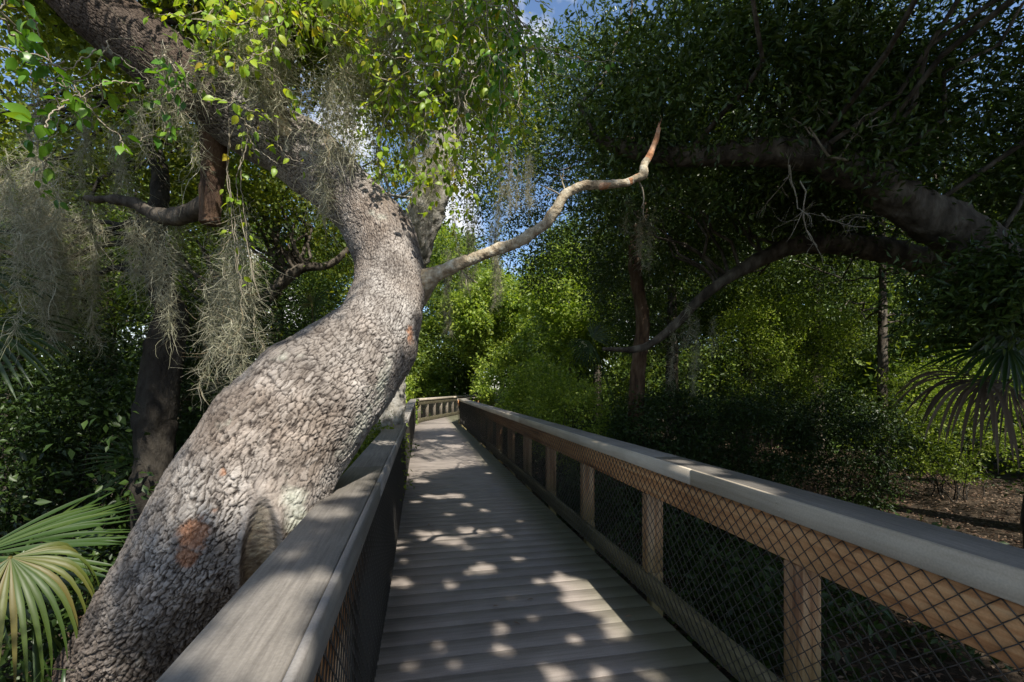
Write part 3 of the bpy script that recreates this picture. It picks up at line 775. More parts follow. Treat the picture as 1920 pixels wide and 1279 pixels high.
tree('thin crooked oak with a low grey branch curving above the dark shrubs',
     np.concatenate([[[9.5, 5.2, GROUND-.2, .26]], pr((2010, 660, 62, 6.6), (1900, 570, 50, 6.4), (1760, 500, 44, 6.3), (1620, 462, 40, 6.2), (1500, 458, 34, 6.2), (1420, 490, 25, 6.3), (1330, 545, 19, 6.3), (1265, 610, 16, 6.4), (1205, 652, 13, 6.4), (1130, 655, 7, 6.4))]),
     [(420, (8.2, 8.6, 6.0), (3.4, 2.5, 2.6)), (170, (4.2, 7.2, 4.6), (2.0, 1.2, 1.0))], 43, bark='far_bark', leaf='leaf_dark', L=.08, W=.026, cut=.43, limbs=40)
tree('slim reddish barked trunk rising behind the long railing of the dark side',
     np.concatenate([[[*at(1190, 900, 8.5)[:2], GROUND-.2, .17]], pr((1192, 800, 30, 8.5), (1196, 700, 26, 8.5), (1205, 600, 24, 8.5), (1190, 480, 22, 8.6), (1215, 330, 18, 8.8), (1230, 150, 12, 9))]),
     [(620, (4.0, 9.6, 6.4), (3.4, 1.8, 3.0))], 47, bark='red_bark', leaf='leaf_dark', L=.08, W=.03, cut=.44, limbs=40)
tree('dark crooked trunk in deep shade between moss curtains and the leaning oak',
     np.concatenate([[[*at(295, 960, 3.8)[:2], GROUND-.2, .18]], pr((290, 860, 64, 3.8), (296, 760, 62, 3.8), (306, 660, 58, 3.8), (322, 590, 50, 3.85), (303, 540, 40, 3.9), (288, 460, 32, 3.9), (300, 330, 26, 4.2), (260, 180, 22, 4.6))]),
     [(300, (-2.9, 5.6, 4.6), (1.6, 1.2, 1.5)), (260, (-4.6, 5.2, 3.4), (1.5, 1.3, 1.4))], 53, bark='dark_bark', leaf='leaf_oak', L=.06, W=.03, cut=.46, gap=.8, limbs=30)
tree('small mossy tree with forked grey limbs behind the upper trunk bend',
     np.concatenate([[[*at(430, 800, 6)[:2], GROUND-.2, .14]], pr((440, 640, 24, 6), (500, 560, 22, 6), (560, 505, 18, 6), (620, 495, 12, 6), (680, 440, 8, 6.1))]),
     [(260, (-2.0, 6.8, 3.6), (1.5, 1.0, 1.5)), (160, (-3.2, 7.2, 5.4), (1.5, 1.0, 1.2))], 59, bark='far_bark', leaf='leaf_oak', L=.06, W=.028, cut=.46, gap=.8, limbs=40)

def stand(label, u, d, h, cr, n, seed, leaf='leaf_far', bark='far_bark', r=.16, lean=(0, 0), L=.11, W=.05, per=60, rad=(.3, .6), cut=.455, gap=1.5, **kw):
    p = at(u, 726, d); x, y = p[0], p[1]
    tr = [[x, y, GROUND-.2, r*1.25], [x+lean[0]*.2, y+lean[1]*.2, h*.25, r], [x+lean[0]*.6, y+lean[1]*.6, h*.6, r*.7], [x+lean[0], y+lean[1], h*.95, r*.25]]
    cx, cy = x+lean[0]*.8, y+lean[1]*.8
    return tree(label, tr, [(n, (cx, cy, h*.68), (cr, cr, h*.34))], seed, bark=bark, leaf=leaf, L=L, W=W, per=per, rad=rad, cut=cut, gap=gap, limbs=24, name='forest_tree', **kw)

STANDS = [
 ('sunlit tree straight behind the far railing corner with bright young leaves', 835, 34, 13, 4.2, 520, dict(leaf='leaf_shrub', L=.24, W=.11)),
 ('bright green tree leaning over the far end of the boardwalk', 945, 27, 8.0, 3.0, 420, dict(leaf='leaf_shrub', L=.19, W=.09, lean=(-.8, -1))),
 ('leafy tree just behind the corner end of the long dark railing', 1075, 17, 6.6, 2.0, 330, dict(leaf='leaf_shrub', L=.14, W=.065)),
 ('tall tree below the small blue gap in the canopy', 1120, 20, 9, 3.2, 460, dict(leaf='leaf_far')),
 ('slender tree behind the slim reddish trunk', 1260, 13, 7, 2.4, 420, dict(leaf='leaf_dark', L=.09, W=.035)),
 ('tree with a sunlit yellow green crown under the arching low branch', 1400, 15, 6.6, 2.8, 430, dict(leaf='leaf_far', L=.1, W=.045)),
 ('dark tree inside the woods under the arching thick limb', 1530, 13, 7.5, 2.8, 430, dict(leaf='leaf_far', L=.09, W=.035)),
 ('thin dark stem standing upright beside the brown dead palm frond', 1655, 9.5, 6.5, 2.2, 360, dict(leaf='leaf_dark', L=.08, W=.03, r=.09)),
 ('sun flecked tree beyond the shaded palm', 1760, 16, 8, 3.2, 460, dict(leaf='leaf_shrub', L=.09, W=.04)),
 ('large tree at the far edge of the dark woods past the palm', 1980, 13, 8.5, 3.4, 520, dict(leaf='leaf_dark', L=.09, W=.035)),
 ('broad tree closing the back of the dark woods', 1480, 26, 13, 5.0, 520, dict(leaf='leaf_far', L=.16, W=.07)),
 ('broad tree behind the slim reddish trunk far in the woods', 1240, 28, 14, 4.6, 520, dict(leaf='leaf_far', L=.16, W=.07)),
 ('tall pale leaved tree behind the pale oak trunk', 700, 22, 11, 3.6, 460, dict(leaf='leaf_far', L=.13, W=.06)),
 ('shaded tree behind the widest part of the leaning trunk', 520, 11, 6.4, 2.3, 400, dict(leaf='leaf_far', L=.085, W=.04)),
 ('tree draped in shade behind the moss curtains', 200, 9, 6.4, 2.4, 420, dict(leaf='leaf_far', L=.08, W=.035)),
 ('tree in the far shade beyond the frond of the edge palm', 20, 8, 6.2, 2.2, 380, dict(leaf='leaf_far', L=.075, W=.035)),
 ('broad tree in the far shade behind the dark crooked trunk', 330, 17, 10, 3.6, 460, dict(leaf='leaf_far', L=.12, W=.055)),
 ('distant tree seen in the gap over the mossy side limb', 90, 22, 12, 4.6, 480, dict(leaf='leaf_far', L=.15, W=.065)),
]
for k, (lab, u, d, h, cr, n, kw) in enumerate(STANDS): stand(lab, u, d, h, cr, n, 100+k, **kw)

# ------------------------------------------------------------------ shrubs
def bush(label, c, r, n, seed, leaf='leaf_shrub', L=.07, W=.032, per=40, rad=(.14, .3), cut=.40, gap=.5, name='bush', stems=14):
    rng = np.random.default_rng(seed)
    root = thing(name, (c[0], c[1], GROUND), label, 'bush')
    cen = thin_out(ellipsoid_pts(rng, int(n*1.7), c, r, .1), gap, cut, seed)
    V, f = leaf_clumps(rng, cen, per, rng.uniform(*rad, len(cen)), L, W)
    link_mesh('foliage', V, [f], M[leaf], root)
    mb = MB()
    for k in rng.choice(len(cen), min(stems, len(cen)), replace=False):
        b = np.array([c[0]+rng.normal()*r[0]*.15, c[1]+rng.normal()*r[1]*.15, GROUND-.05])
        mb.tube(wander(rng, b, cen[k], 9, .15), np.linspace(.013, .004, 9), 5, False)
    mb.build('stem', M['dark_bark'], root, True)
def bat(u, d, z): p = at(u, 726, d); return (p[0], p[1], z)
BUSH = [
 ('bright yellow green bush at the far corner behind the far railing', bat(800, 29, 1.6), (1.7, 1.3, 2.2), 260, dict(L=.17, W=.08, cut=.49, gap=.75, rad=(.2, .4))),
 ('sunlit bush squeezed between the leaning trunk and the far corner post', bat(742, 19, .9), (.8, 1.8, 1.7), 240, dict(L=.15, W=.07, cut=.49, gap=.75, rad=(.2, .4))),
 ('low leafy bush along the outer side of the cap board under the trunk', bat(690, 6.2, .6), (.45, 2.0, .7), 230, dict(L=.055, W=.028)),
 ('sunlit bush pressing over the end of the long dark railing', bat(945, 19.5, 1.7), (1.3, 1.9, 1.9), 330, dict(L=.15, W=.07, cut=.49, gap=.75, rad=(.2, .4))),
 ('leafy bush behind the long railing where its cap narrows to the corner', bat(1010, 13.5, 1.5), (1.2, 1.8, 1.7), 340, dict(L=.11, W=.055, cut=.49, gap=.75, rad=(.2, .4))),
 ('fresh green low bush just over the middle of the long dark railing', bat(1060, 9.3, .9), (.8, 1.4, 1.0), 280, dict(L=.065, W=.032)),
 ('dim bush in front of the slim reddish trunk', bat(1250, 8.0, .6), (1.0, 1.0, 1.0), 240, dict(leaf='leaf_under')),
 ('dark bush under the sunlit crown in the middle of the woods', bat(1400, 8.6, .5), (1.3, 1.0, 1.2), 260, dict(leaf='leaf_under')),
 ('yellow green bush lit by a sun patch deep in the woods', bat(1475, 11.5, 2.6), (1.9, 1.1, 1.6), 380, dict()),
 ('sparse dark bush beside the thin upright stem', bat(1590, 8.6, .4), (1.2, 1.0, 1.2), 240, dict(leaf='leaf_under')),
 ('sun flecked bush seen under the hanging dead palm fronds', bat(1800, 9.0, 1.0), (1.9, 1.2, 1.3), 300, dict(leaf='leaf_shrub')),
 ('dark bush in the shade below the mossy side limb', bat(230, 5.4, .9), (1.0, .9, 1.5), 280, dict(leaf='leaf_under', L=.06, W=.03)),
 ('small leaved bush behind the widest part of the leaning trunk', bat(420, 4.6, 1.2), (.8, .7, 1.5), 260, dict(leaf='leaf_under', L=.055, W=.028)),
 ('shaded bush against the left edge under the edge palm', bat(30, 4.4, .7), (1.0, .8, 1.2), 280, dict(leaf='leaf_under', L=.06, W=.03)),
]
for k, (lab, c, r, n, kw) in enumerate(BUSH): bush(lab, c, r, n, 200+k, **kw)

def mass(name, label, boxes, seed, leaf, L, W, per, rad, cut, gap):
    rng = np.random.default_rng(seed); cs = []
    for n, lo, hi in boxes: cs.append(rng.uniform(lo, hi, (n, 3)))
    cen = thin_out(np.concatenate(cs), gap, cut, seed)
    keep = ~((cen[:, 0] > -.75) & (cen[:, 0] < 2.1) & (cen[:, 1] < 19) & (cen[:, 2] < 3.5))
    q = cen - np.array([CX, YB, 0]); a = (q*bnor).sum(1); b = (q*bdir).sum(1)
    keep &= ~((np.abs(a) < 1.5) & (b > -3) & (cen[:, 2] < 3.2))
    cen = cen[keep]
    V, f = leaf_clumps(rng, cen, per, rng.uniform(*rad, len(cen)), L*1.15, W*1.25)
    o = link_mesh(name, V, [f], M[leaf]); tag(o, label, 'undergrowth', kind='stuff')
mass('undergrowth', 'dark low undergrowth filling the woods beyond the long dark railing', [(1500, (2.6, 7.5, -.7), (15, 18, 1.2)), (1500, (5, 9, .5), (17, 20, 5)), (300, (2.3, 8, -.6), (4.5, 18, .5)), (520, (2.1, -.5, -.8), (5.5, 8, -.1)), (200, (2.0, .5, -.8), (3.2, 8, .25)), (1700, (7.5, -9, -.8), (15, 6.5, 6)), (500, (3.0, -7, -.8), (8, -1.5, 3.5)), (900, (3.6, -7, -.5), (8, .8, 5))], 301, 'leaf_under', .075, .032, 44, (.25, .5), .44, 1.2)  # boxes reaching behind the viewpoint are mostly unseen, added to block sky light
mass('undergrowth', 'dark undergrowth filling the shade behind the leaning oak', [(1500, (-9, 3.6, -.7), (-1.3, 14, 1.6)), (1500, (-9, 5.5, 1), (-1.6, 15, 4.6)), (300, (-5, 2.8, -.7), (-2.2, 4.5, .3)), (1300, (-13, -6, -.8), (-5.2, 4.5, 5.5)), (300, (-5.5, -5, -.8), (-2.5, 0, 1.5))], 302, 'leaf_under', .065, .03, 44, (.22, .45), .44, 1.1)  # last two boxes lie out of view, added to keep open sky light out
mass('far_woods', 'far wood closing the view behind everything', [(3800, (-28, 27, -.8), (34, 40, 11)), (1400, (-27, 12, -.8), (-10, 27, 10)), (2200, (15, 2, -.8), (28, 28, 9)), (700, (-5, 25, -.8), (-.8, 34, 5)), (420, (5, 22, -.5), (10, 30, 5)), (1800, (-5, 33, -.8), (12, 44, 10)), (900, (-1, 30, -.8), (6, 34, 6)), (2600, (5, 19, -.9), (30, 30, 3.6)), (900, (-26, 13, -.9), (-5, 26, 3.6)), (900, (13, -2, -.9), (20, 20, 4))], 303, 'leaf_far', .2, .1, 50, (.6, 1.1), .42, 3)

# ------------------------------------------------------------------ climbing vine sprays on the oak
def vine(label, stems, seed, leaf='leaf_vine', L=(.03, .058), sp=.045, droop=.5, name='vine', spread=.06):
    """stems: list of polylines (world points)"""
    rng = np.random.default_rng(seed)
    root = thing(name, stems[0][0], label, 'vine')
    mb = MB(); pos = []; dr = []; nr = []
    for P in stems:
        S = spline(np.asarray(P, float), max(8, int(30*len(P)/3)))
        S = S + np.cumsum(rng.normal(size=S.shape), 0)*.004
        mb.tube(S, np.linspace(.0035, .0015, len(S)), 5, False)
        Ls = np.linalg.norm(np.diff(S, axis=0), axis=1).sum(); k = int(Ls/sp)
        ix = rng.uniform(0, len(S)-1.01, k); i = ix.astype(int); t = (ix-i)[:, None]
        p = S[i]*(1-t)+S[i+1]*t
        d = unit(rdir(rng, k)*1.0 + unit(S[i+1]-S[i])*.5 + np.array([0, 0, -droop]))
        o = d*rng.uniform(.01, spread, (k, 1)); pos.append(p+o); dr.append(d)
        nr.append(unit(rdir(rng, k)*.7+np.array([.1, -.6, .7])))
    V, f = place(LEAFO, np.concatenate(pos), np.concatenate(dr), np.concatenate(nr), 1, 1) if False else (None, None)
    pos = np.concatenate(pos); dr = np.concatenate(dr); nr = np.concatenate(nr)
    l = rng.uniform(*L, len(pos)); V, f = place(LEAFO, pos, dr, nr, l, l*rng.uniform(.5, .72, len(pos)))
    link_mesh('foliage', V, [f], M[leaf], root, smooth=True)
    mb.build('stem', M['twig'], root, True)
def sprays(rng, u0, u1, v0, v1, d0, d1, n, ln=.5, fall=.7):
    out = []
    for _ in range(n):
        u, v, d = rng.uniform(u0, u1), rng.uniform(v0, v1), rng.uniform(d0, d1)
        p = at(u, v, d); q = [p]; di = unit(rng.normal(size=3)*.7 + np.array([0, -.1, -fall]))
        for k in range(4):
            di = unit(di + rng.normal(size=3)*.35 + np.array([0, 0, -.12])); q.append(q[-1]+di*ln/4)
        out.append(np.array(q))
    return out
rv = np.random.default_rng(77)
vine('climbing vine with broad fresh green leaves across the dark upper limb', sprays(rv, 40, 200, 60, 260, 2.2, 2.6, 11, .4) + sprays(rv, 250, 390, 60, 200, 2.3, 2.6, 9, .35), 401, leaf='leaf_vine_green', sp=.05, L=(.035, .07))
vine('large dark green leaves hanging into the top corner of the view', sprays(rv, -30, 70, -80, 60, 1.5, 1.8, 5, .35) + sprays(rv, 90, 150, 120, 230, 1.7, 2.0, 3, .3), 402, leaf='leaf_vine_green', sp=.05, L=(.04, .075))
vine('yellow green vine thicket covering the top of the leaning trunk', sprays(rv, 400, 520, -80, 90, 2.3, 2.9, 55, .36) + sprays(rv, 520, 700, -120, 0, 2.3, 2.9, 60, .34), 403, sp=.024)
vine('dense vine curtain with yellow and orange leaves over the pale oak', sprays(rv, 690, 940, -90, 210, 2.5, 3.4, 150, .5), 404, sp=.024)
vine('green vine trails hanging at the edge of the dark canopy', sprays(rv, 870, 1000, -40, 130, 2.5, 2.8, 26, .6, 1.2), 405, leaf='leaf_vine_green', sp=.038)
vine('thin vine strings dangling in front of the cut stub', [np.array([at(430+k*14, 220, 2.7), at(425+k*10, 320, 2.7), at(440+k*8, 430, 2.72), at(455+k*14, 560, 2.75)]) for k in range(4)], 406, sp=.13)
vine('small vine with round leaves climbing the dark crooked trunk', sprays(rv, 240, 320, 400, 520, 4.3, 4.6, 12, .6), 407, sp=.05, L=(.05, .08))
vine('leafy vine trails around the pale oak trunk and its moss', sprays(rv, 760, 900, 270, 360, 4.6, 5.2, 16, .6), 408, sp=.045, L=(.06, .09))
vine('loose vine sprays under the yellow green thicket', sprays(rv, 395, 470, 180, 300, 2.5, 2.7, 6, .35), 409, sp=.055)

# ------------------------------------------------------------------ Spanish moss
def moss(label, ropes, seed, dens=420, flen=(.05, .13), w=.0034):
    """ropes: (top point, length, radius); each is a tangle of short curled threads"""
    rng = np.random.default_rng(seed)
    Vs = []; Fs = []; n0 = 0
    for top, ln, rad in ropes:
        n = max(30, int(dens*ln*(rad/.05)))
        t = rng.random(n)**.85
        sway = np.cumsum(rng.normal(size=(24, 3)), 0)*np.array([.014, .014, .0])*ln
        ax = np.array(top) + np.stack([np.interp(t, np.linspace(0, 1, 24), sway[:, k]) for k in range(3)], -1)
        ax[:, 2] -= t*ln
        rr = rad*(1-.75*t**1.5)*(.6+.8*vnoise(np.stack([t*9*ln+seed, 0*t, 0*t], -1), seed))
        p = ax + rdir(rng, n)*np.array([1, 1, .5])*(rng.random((n, 1))**.6)*rr[:, None]
        lng = rng.random(n) < .22
        d = unit(rng.normal(size=(n, 3))*np.array([.9, .9, .6]) + np.where(lng, -2.2, -.6)[:, None]*np.array([0, 0, 1.0]))
        k = 9; step = np.where(lng, rng.uniform(.18, .34, n), rng.uniform(*flen, n))/k
        side = unit(np.cross(d, rdir(rng, n)))
        curl = rng.normal(size=(n, 3))*np.where(lng, .12, .5)[:, None]
        pts = []
        for i in range(k+1):
            ww = w*(1-.6*i/k)
            pts.append(np.stack([p+side*ww*.5, p-side*ww*.5], 1))
            d = unit(d + curl + rng.normal(size=(n, 3))*.25); p = p + d*step[:, None]
        V = np.stack(pts, 1).reshape(-1, 3)          # n, k+1, 2
        b = (np.arange(n)*(k+1)*2)[:, None]; i = (np.arange(k)*2)[None]
        f = np.stack([b+i, b+i+1, b+i+3, b+i+2], -1).reshape(-1, 4)
        Vs.append(V); Fs.append(f+n0); n0 += len(V)
    o = link_mesh('spanish_moss', np.concatenate(Vs), Fs, M['moss'])
    tag(o, label, 'Spanish moss', 'Spanish moss hanging from the limbs'); return o
def ropes(rng, u0, u1, v0, v1, d0, d1, n, l0, l1, r0=.03, r1=.06):
    return [(at(rng.uniform(u0, u1), rng.uniform(v0, v1), rng.uniform(d0, d1)), rng.uniform(l0, l1), rng.uniform(r0, r1)) for _ in range(n)]
rm = np.random.default_rng(88)
MOSS = [
 ('wide grey moss curtain hanging at the left edge above the edge palm', ropes(rm, 0, 130, 270, 330, 2.9, 3.4, 12, .5, 1.1, .05, .09)),
 ('long grey moss beard hanging below the mossy side limb', ropes(rm, 90, 190, 370, 400, 3.2, 3.5, 9, .7, 1.2, .05, .085)),
 ('brownish moss curtain under the middle of the mossy side limb', ropes(rm, 190, 330, 385, 420, 3.1, 3.4, 9, .4, .8, .04, .07)),
 ('thick moss clump draped over the bend of the leaning trunk', ropes(rm, 585, 650, 110, 170, 2.55, 2.7, 7, .3, .55, .04, .06)),
 ('moss tuft dangling over the front of the trunk under the bend', ropes(rm, 595, 625, 290, 330, 2.68, 2.75, 4, .2, .4, .03, .045)),
 ('pale moss tangle high among the yellow green vines', ropes(rm, 400, 560, 0, 90, 2.5, 2.8, 12, .2, .38, .05, .08)),
 ('moss strands in the top middle of the vine thicket', ropes(rm, 620, 760, -30, 120, 2.6, 3.0, 13, .3, .6, .04, .075)),
 ('moss tangle hanging in the vine curtain before the pale oak', ropes(rm, 770, 880, 70, 200, 2.9, 3.2, 10, .25, .5, .04, .075)),
 ('moss cushion on the pale oak trunk under the vines', ropes(rm, 765, 840, 230, 300, 5.2, 5.5, 8, .4, .8, .06, .1)),
 ('moss on the dark upper limb of the leaning oak', ropes(rm, 240, 390, 60, 210, 2.6, 2.75, 9, .2, .45, .04, .07)),
 ('moss trailing from the upper branches above the gap of sky', ropes(rm, 60, 260, 150, 270, 3.2, 3.6, 9, .3, .7, .04, .075)),
 ('long moss strings tangled with twigs beside the dark crooked trunk', ropes(rm, 390, 480, 380, 480, 2.9, 3.3, 10, .6, 1.1, .03, .06)),
 ('shaded moss hanging low between dark trunk and leaning trunk', ropes(rm, 350, 460, 480, 560, 4.0, 4.4, 8, .6, 1.1, .04, .07)),
 ('thin grey moss streamers hanging beyond the dead branch', ropes(rm, 840, 940, 340, 480, 8.5, 9.5, 9, .9, 1.8, .06, .1)),
 ('moss streamers hanging under the tip of the dead branch', ropes(rm, 1170, 1230, 370, 420, 5.5, 6, 5, .4, .7, .04, .06)),
 ('small moss tuft sitting on the arching thick limb', ropes(rm, 1485, 1510, 235, 255, 4.3, 4.4, 3, .15, .3, .03, .05)),
 ('dim moss strands under the low grey branch in the dark woods', ropes(rm, 1240, 1340, 560, 640, 6.2, 6.5, 6, .4, .8, .03, .06)),
 ('moss beards hanging behind the vine curtain high over the path', ropes(rm, 900, 1000, 260, 330, 6.5, 7.5, 7, .5, 1.0, .05, .08)),
]
for k, (lab, rp_) in enumerate(MOSS): moss(lab, [(a, b, c*.6) for a, b, c in rp_], 500+k, dens=640)

# ------------------------------------------------------------------ palms
def frond(rng, base, hub, axis, nrm, R, mat, parent, nseg=26, spread=105, droop=.35, stalk=.012, join=.34, wseg=.052, name='frond', tipdroop=0.0, label=None):
    """a fan leaf: folded strips radiating from the hub at the end of its stalk"""
    mb = MB(); axis = unit(np.array(axis, float)); nrm = np.array(nrm, float); nrm = unit(nrm-axis*np.dot(nrm, axis)); side = np.cross(nrm, axis)
    hub = np.array(hub, float)
    mb.tube(spline(np.array([base, (np.array(base)+hub)/2+np.array([0, 0, .06*R]), hub]), 10), np.linspace(stalk*1.2, stalk*.7, 10), 6)
    rows = 11
    for i in range(nseg):
        ph = radians(spread)*(2*(i+.5)/nseg-1)
        L = R*(.72+.28*cos(ph*.8))*rng.uniform(.9, 1.05)
        dd = unit(cos(ph)*axis + sin(ph)*side + nrm*rng.normal()*.05)
        sd = unit(np.cross(nrm, dd))
        t = np.linspace(.02, 1, rows)
        gap = R*2*radians(spread)/nseg*.5
        w = np.where(t < join, t*gap*1.02/1.0, np.minimum(join*gap*1.02+(t-join)*.02, R*wseg*.5)*np.clip((1-t)/.5, 0, 1)**.6)
        c = hub + dd*(t*L)[:, None]
        dr = droop*rng.uniform(.7, 1.3)*np.clip(t-.25, 0, 1)**2 + tipdroop*rng.uniform(.6, 1.2)*np.clip(t-.55, 0, 1)**1.4
        c[:, 2] -= dr*R
        c += (dd*(-(dr**2)*R*.35)[:, None])
        f = .35*w
        V = np.concatenate([c+sd*w[:, None]+nrm*0, c-nrm*f[:, None], c-sd*w[:, None]])
        k = np.arange(rows-1); q = np.concatenate([np.stack([k, k+1, rows+k+1, rows+k], -1), np.stack([rows+k, rows+k+1, 2*rows+k+1, 2*rows+k], -1)])
        mb.add(V, [q])
    o = mb.build(name, mat, parent)
    if label: o['label'] = label
    return o

def palm(label, base, fr, seed, trunk=None, cat='palm', name='palmetto'):
    rng = np.random.default_rng(seed); root = thing(name, base, label, cat)
    if trunk: 
        mb = MB(); P = spline(np.array(trunk), 24); mb.tube(P, np.linspace(.16, .14, 24)+rng.uniform(-.02, .02, 24), 14); mb.build('trunk', M['far_bark'], root)
    for a in fr: frond(rng, parent=root, **a)
    return root
def fr(base, hub, tip, nrm, mat='palm', scale=1.0, **k):
    hub = np.array(hub); tip = np.array(tip); ax = tip-hub
    return dict(base=base, hub=hub, axis=ax, nrm=nrm, R=float(np.linalg.norm(ax))*scale, mat=M[mat], **k)

b0 = at(-120, 1330, 2.2)
palm('low fan palm with green and yellowing drooping fronds at the foot of the leaning trunk', (b0[0], b0[1], GROUND), [
    fr(b0, at(-60, 1045, 2.15), at(215, 1052, 2.25), (.25, -.55, .8), nseg=26, spread=62, droop=.16, wseg=.06, join=.6),
    fr(b0, at(20, 1045, 1.95), at(105, 1170, 1.88), (.3, -.8, .65), mat='palm_yellow', nseg=22, spread=85, droop=.8, tipdroop=1.0, wseg=.06, join=.3, scale=1.05, label='yellowing frond with drooping tips'),
    fr(b0, at(60, 1010, 2.6), at(262, 945, 2.9), (.1, -.3, .95), nseg=22, spread=55, droop=.1, join=.6)], 601)
# blades of young palmetto in the bottom corner
def blades(label, base, n, seed, hgt=(.4, .8), out=.5, w=.016):
    rng = np.random.default_rng(seed); root = thing('palmetto_seedling', base, label, 'palmetto')
    mb = MB()
    for i in range(n):
        a = rng.uniform(0, 2*pi); d = np.array([cos(a), sin(a), 0]); h = rng.uniform(*hgt); o = rng.uniform(.15, out)
        b = np.array(base)+np.array([rng.normal()*.16, rng.normal()*.16, 0]); b[2] = base[2]
        P = np.array([b, b+d*o*.3+[0, 0, h*.6], b+d*o*.7+[0, 0, h*.95], b+d*o+[0, 0, h*.9]]); S = spline(P, 9)
        s = np.cross(d, [0, 0, 1]); ww = w*np.array([.5, .9, 1, 1, .95, .8, .6, .35, .03])
        V = np.concatenate([S+s*ww[:, None], S-d*ww[:, None]*.3, S-s*ww[:, None]]); k = np.arange(8)
        mb.add(V, [np.concatenate([np.stack([k, k+1, 9+k+1, 9+k], -1), np.stack([9+k, 9+k+1, 18+k+1, 18+k], -1)])])
    mb.build('blade', M['palm'], root)
p = at(100, 1420, 1.95); blades('clump of narrow green blades in the near corner below the drooping frond', (p[0], p[1], .0-.35), 46, 611, (.35, .75), .55)
p = at(-10, 1400, 1.8); blades('upright green blades rising in front of the drooping frond at the edge', (p[0], p[1], -.3), 30, 612, (.5, .85), .35)
p = at(255, 1200, 2.9); blades('thin grassy blades close behind the foot of the leaning trunk', (p[0], p[1], -.4), 30, 613, (.5, 1.0), .6, .01)
p = at(270, 900, 4.2)
b1 = (p[0], p[1], .2)
palm('small palmetto with sunlit fan and brown dead frond behind the trunk', (p[0], p[1], GROUND), [
    fr(b1, at(262, 862, 4.2), at(165, 830, 4.1), (0, -.6, .8), nseg=22, spread=60, droop=.2), fr(b1, at(250, 880, 4.1), at(170, 905, 4.0), (0, -.5, .8), nseg=20, spread=50, droop=.3),
    fr(b1, at(275, 880, 4.0), at(268, 935, 3.9), (0, -.9, .3), mat='palm_dead', nseg=18, spread=60, droop=.7, tipdroop=.4, label='brown dead hanging frond')], 621)
p = at(325, 745, 4.4)
palm('little fan frond cluster hanging against the dark crooked trunk', (p[0], p[1], GROUND), [
    fr((p[0], p[1]+.1, .9), at(318, 738, 4.4), at(330, 785, 4.3), (0, -.9, .3), mat='palm_dead', nseg=18, spread=80, droop=.5),
    fr((p[0], p[1]+.1, .9), at(320, 738, 4.4), at(355, 740, 4.35), (0, -.6, .7), nseg=18, spread=80, droop=.3)], 622)
p = at(-110, 640, 3.0)
palm('dark palm at the far edge beside the wide moss curtain', (p[0], p[1], GROUND), [
    fr((p[0], p[1], 1.6), at(-70, 500, 3.0), at(92, 520, 3.0), (0, -.5, .85), nseg=24, spread=80, droop=.35), fr((p[0], p[1], 1.6), at(-90, 440, 3.0), at(60, 420, 3.1), (0, -.6, .7), nseg=24, spread=80, droop=.3),
    fr((p[0], p[1], 1.6), at(-70, 600, 3.0), at(70, 690, 2.9), (.2, -.7, .6), nseg=24, spread=70, droop=.45)], 623, trunk=[(p[0], p[1], GROUND-.1), (p[0], p[1], .6), (p[0], p[1], 1.6)], name='palm_tree')
p = at(1960, 640, 4.6); b2 = (p[0], p[1], 2.0)
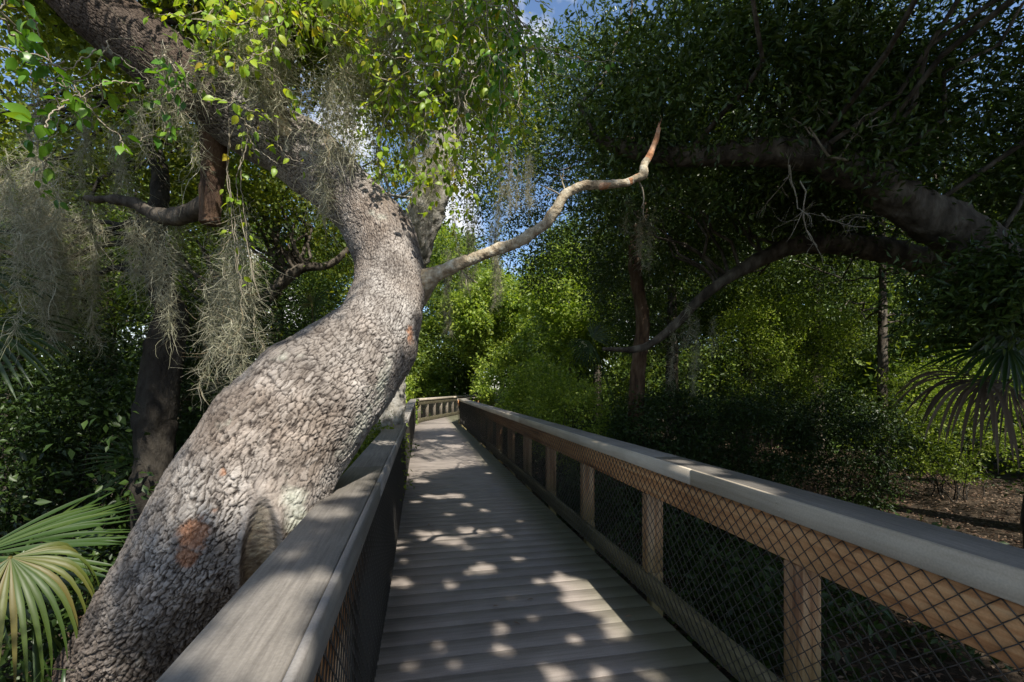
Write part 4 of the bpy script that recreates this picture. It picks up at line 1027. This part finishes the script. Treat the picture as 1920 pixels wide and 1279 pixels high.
palm('shaded fan palm with brown dead hanging fronds in the dark woods', (p[0], p[1], GROUND), [
    fr(b2, at(1880, 590, 4.4), at(1760, 562, 4.3), (-.1, -.5, .85), nseg=26, spread=75, droop=.2), fr(b2, at(1890, 650, 4.3), at(1745, 676, 4.2), (-.1, -.5, .85), nseg=26, spread=70, droop=.3),
    fr(b2, at(1930, 560, 4.6), at(1860, 440, 4.8), (0, -.7, .5), nseg=26, spread=85, droop=.15),
    fr(b2, at(1850, 710, 4.2), at(1705, 722, 4.1), (-.1, -.5, .85), mat='palm_dead', nseg=24, spread=60, droop=.6, tipdroop=.5, label='brown dead drooping frond'),
    fr(b2, at(1890, 720, 4.2), at(1850, 800, 4.1), (-.2, -.9, .3), mat='palm_dead', nseg=22, spread=80, droop=.5, tipdroop=.3, label='brown dead drooping frond'),
    fr(b2, at(1900, 615, 4.3), at(1930, 760, 4.2), (-.2, -.9, .4), nseg=24, spread=80, droop=.4)], 624, trunk=[(p[0], p[1], GROUND-.1), (p[0], p[1], .8), (p[0], p[1], 2.0)], name='palm_tree')
p = at(1120, 655, 9.5)
palm('small sunlit fan palm frond in the woods over the slim reddish trunk', (p[0], p[1], GROUND), [
    fr((p[0]+.4, p[1], 1.2), at(1105, 640, 9.5), at(1080, 675, 9.3), (0, -.9, .4), nseg=18, spread=70, droop=.4), fr((p[0]+.4, p[1], 1.2), at(1110, 635, 9.5), at(1145, 600, 9.4), (0, -.8, .5), nseg=18, spread=70, droop=.3)], 625)
p = at(590, 560, 5.2)
palm('yellowed palmetto tuft peeking out behind the shoulder of the leaning trunk', (p[0], p[1], GROUND), [
    fr((p[0], p[1]+.1, 1.4), at(585, 570, 5.2), at(560, 540, 5.1), (0, -.9, .4), mat='palm_yellow', nseg=18, spread=90, droop=.4), fr((p[0], p[1]+.1, 1.4), at(590, 565, 5.2), at(625, 545, 5.1), (0, -.8, .5), nseg=18, spread=90, droop=.4)], 626)

# a few dry leaves on the planks
rl = np.random.default_rng(9)
for u, v in ((1185, 1160), (1000, 1128), (962, 1172), (925, 1142), (806, 985)):
    p = at(u, v, EYE*F/(v-HV)); p[2] = .006
    o = bpy.data.objects.new('fallen_leaf', None)
    V, f = place(LEAFO, np.zeros((1, 3)), np.append(unit(rl.normal(size=2)), 0.05)[None], np.array([[.1, .1, 1.0]]), .05, .022)
    bpy.data.objects.remove(o)
    o = link_mesh('fallen_leaf', V+np.array([0, 0, .012]), [f], M['litter']); o.location = p.tolist()
    tag(o, 'small dry brown leaf lying on the boardwalk planks', 'leaf', 'dry leaves on the boardwalk')
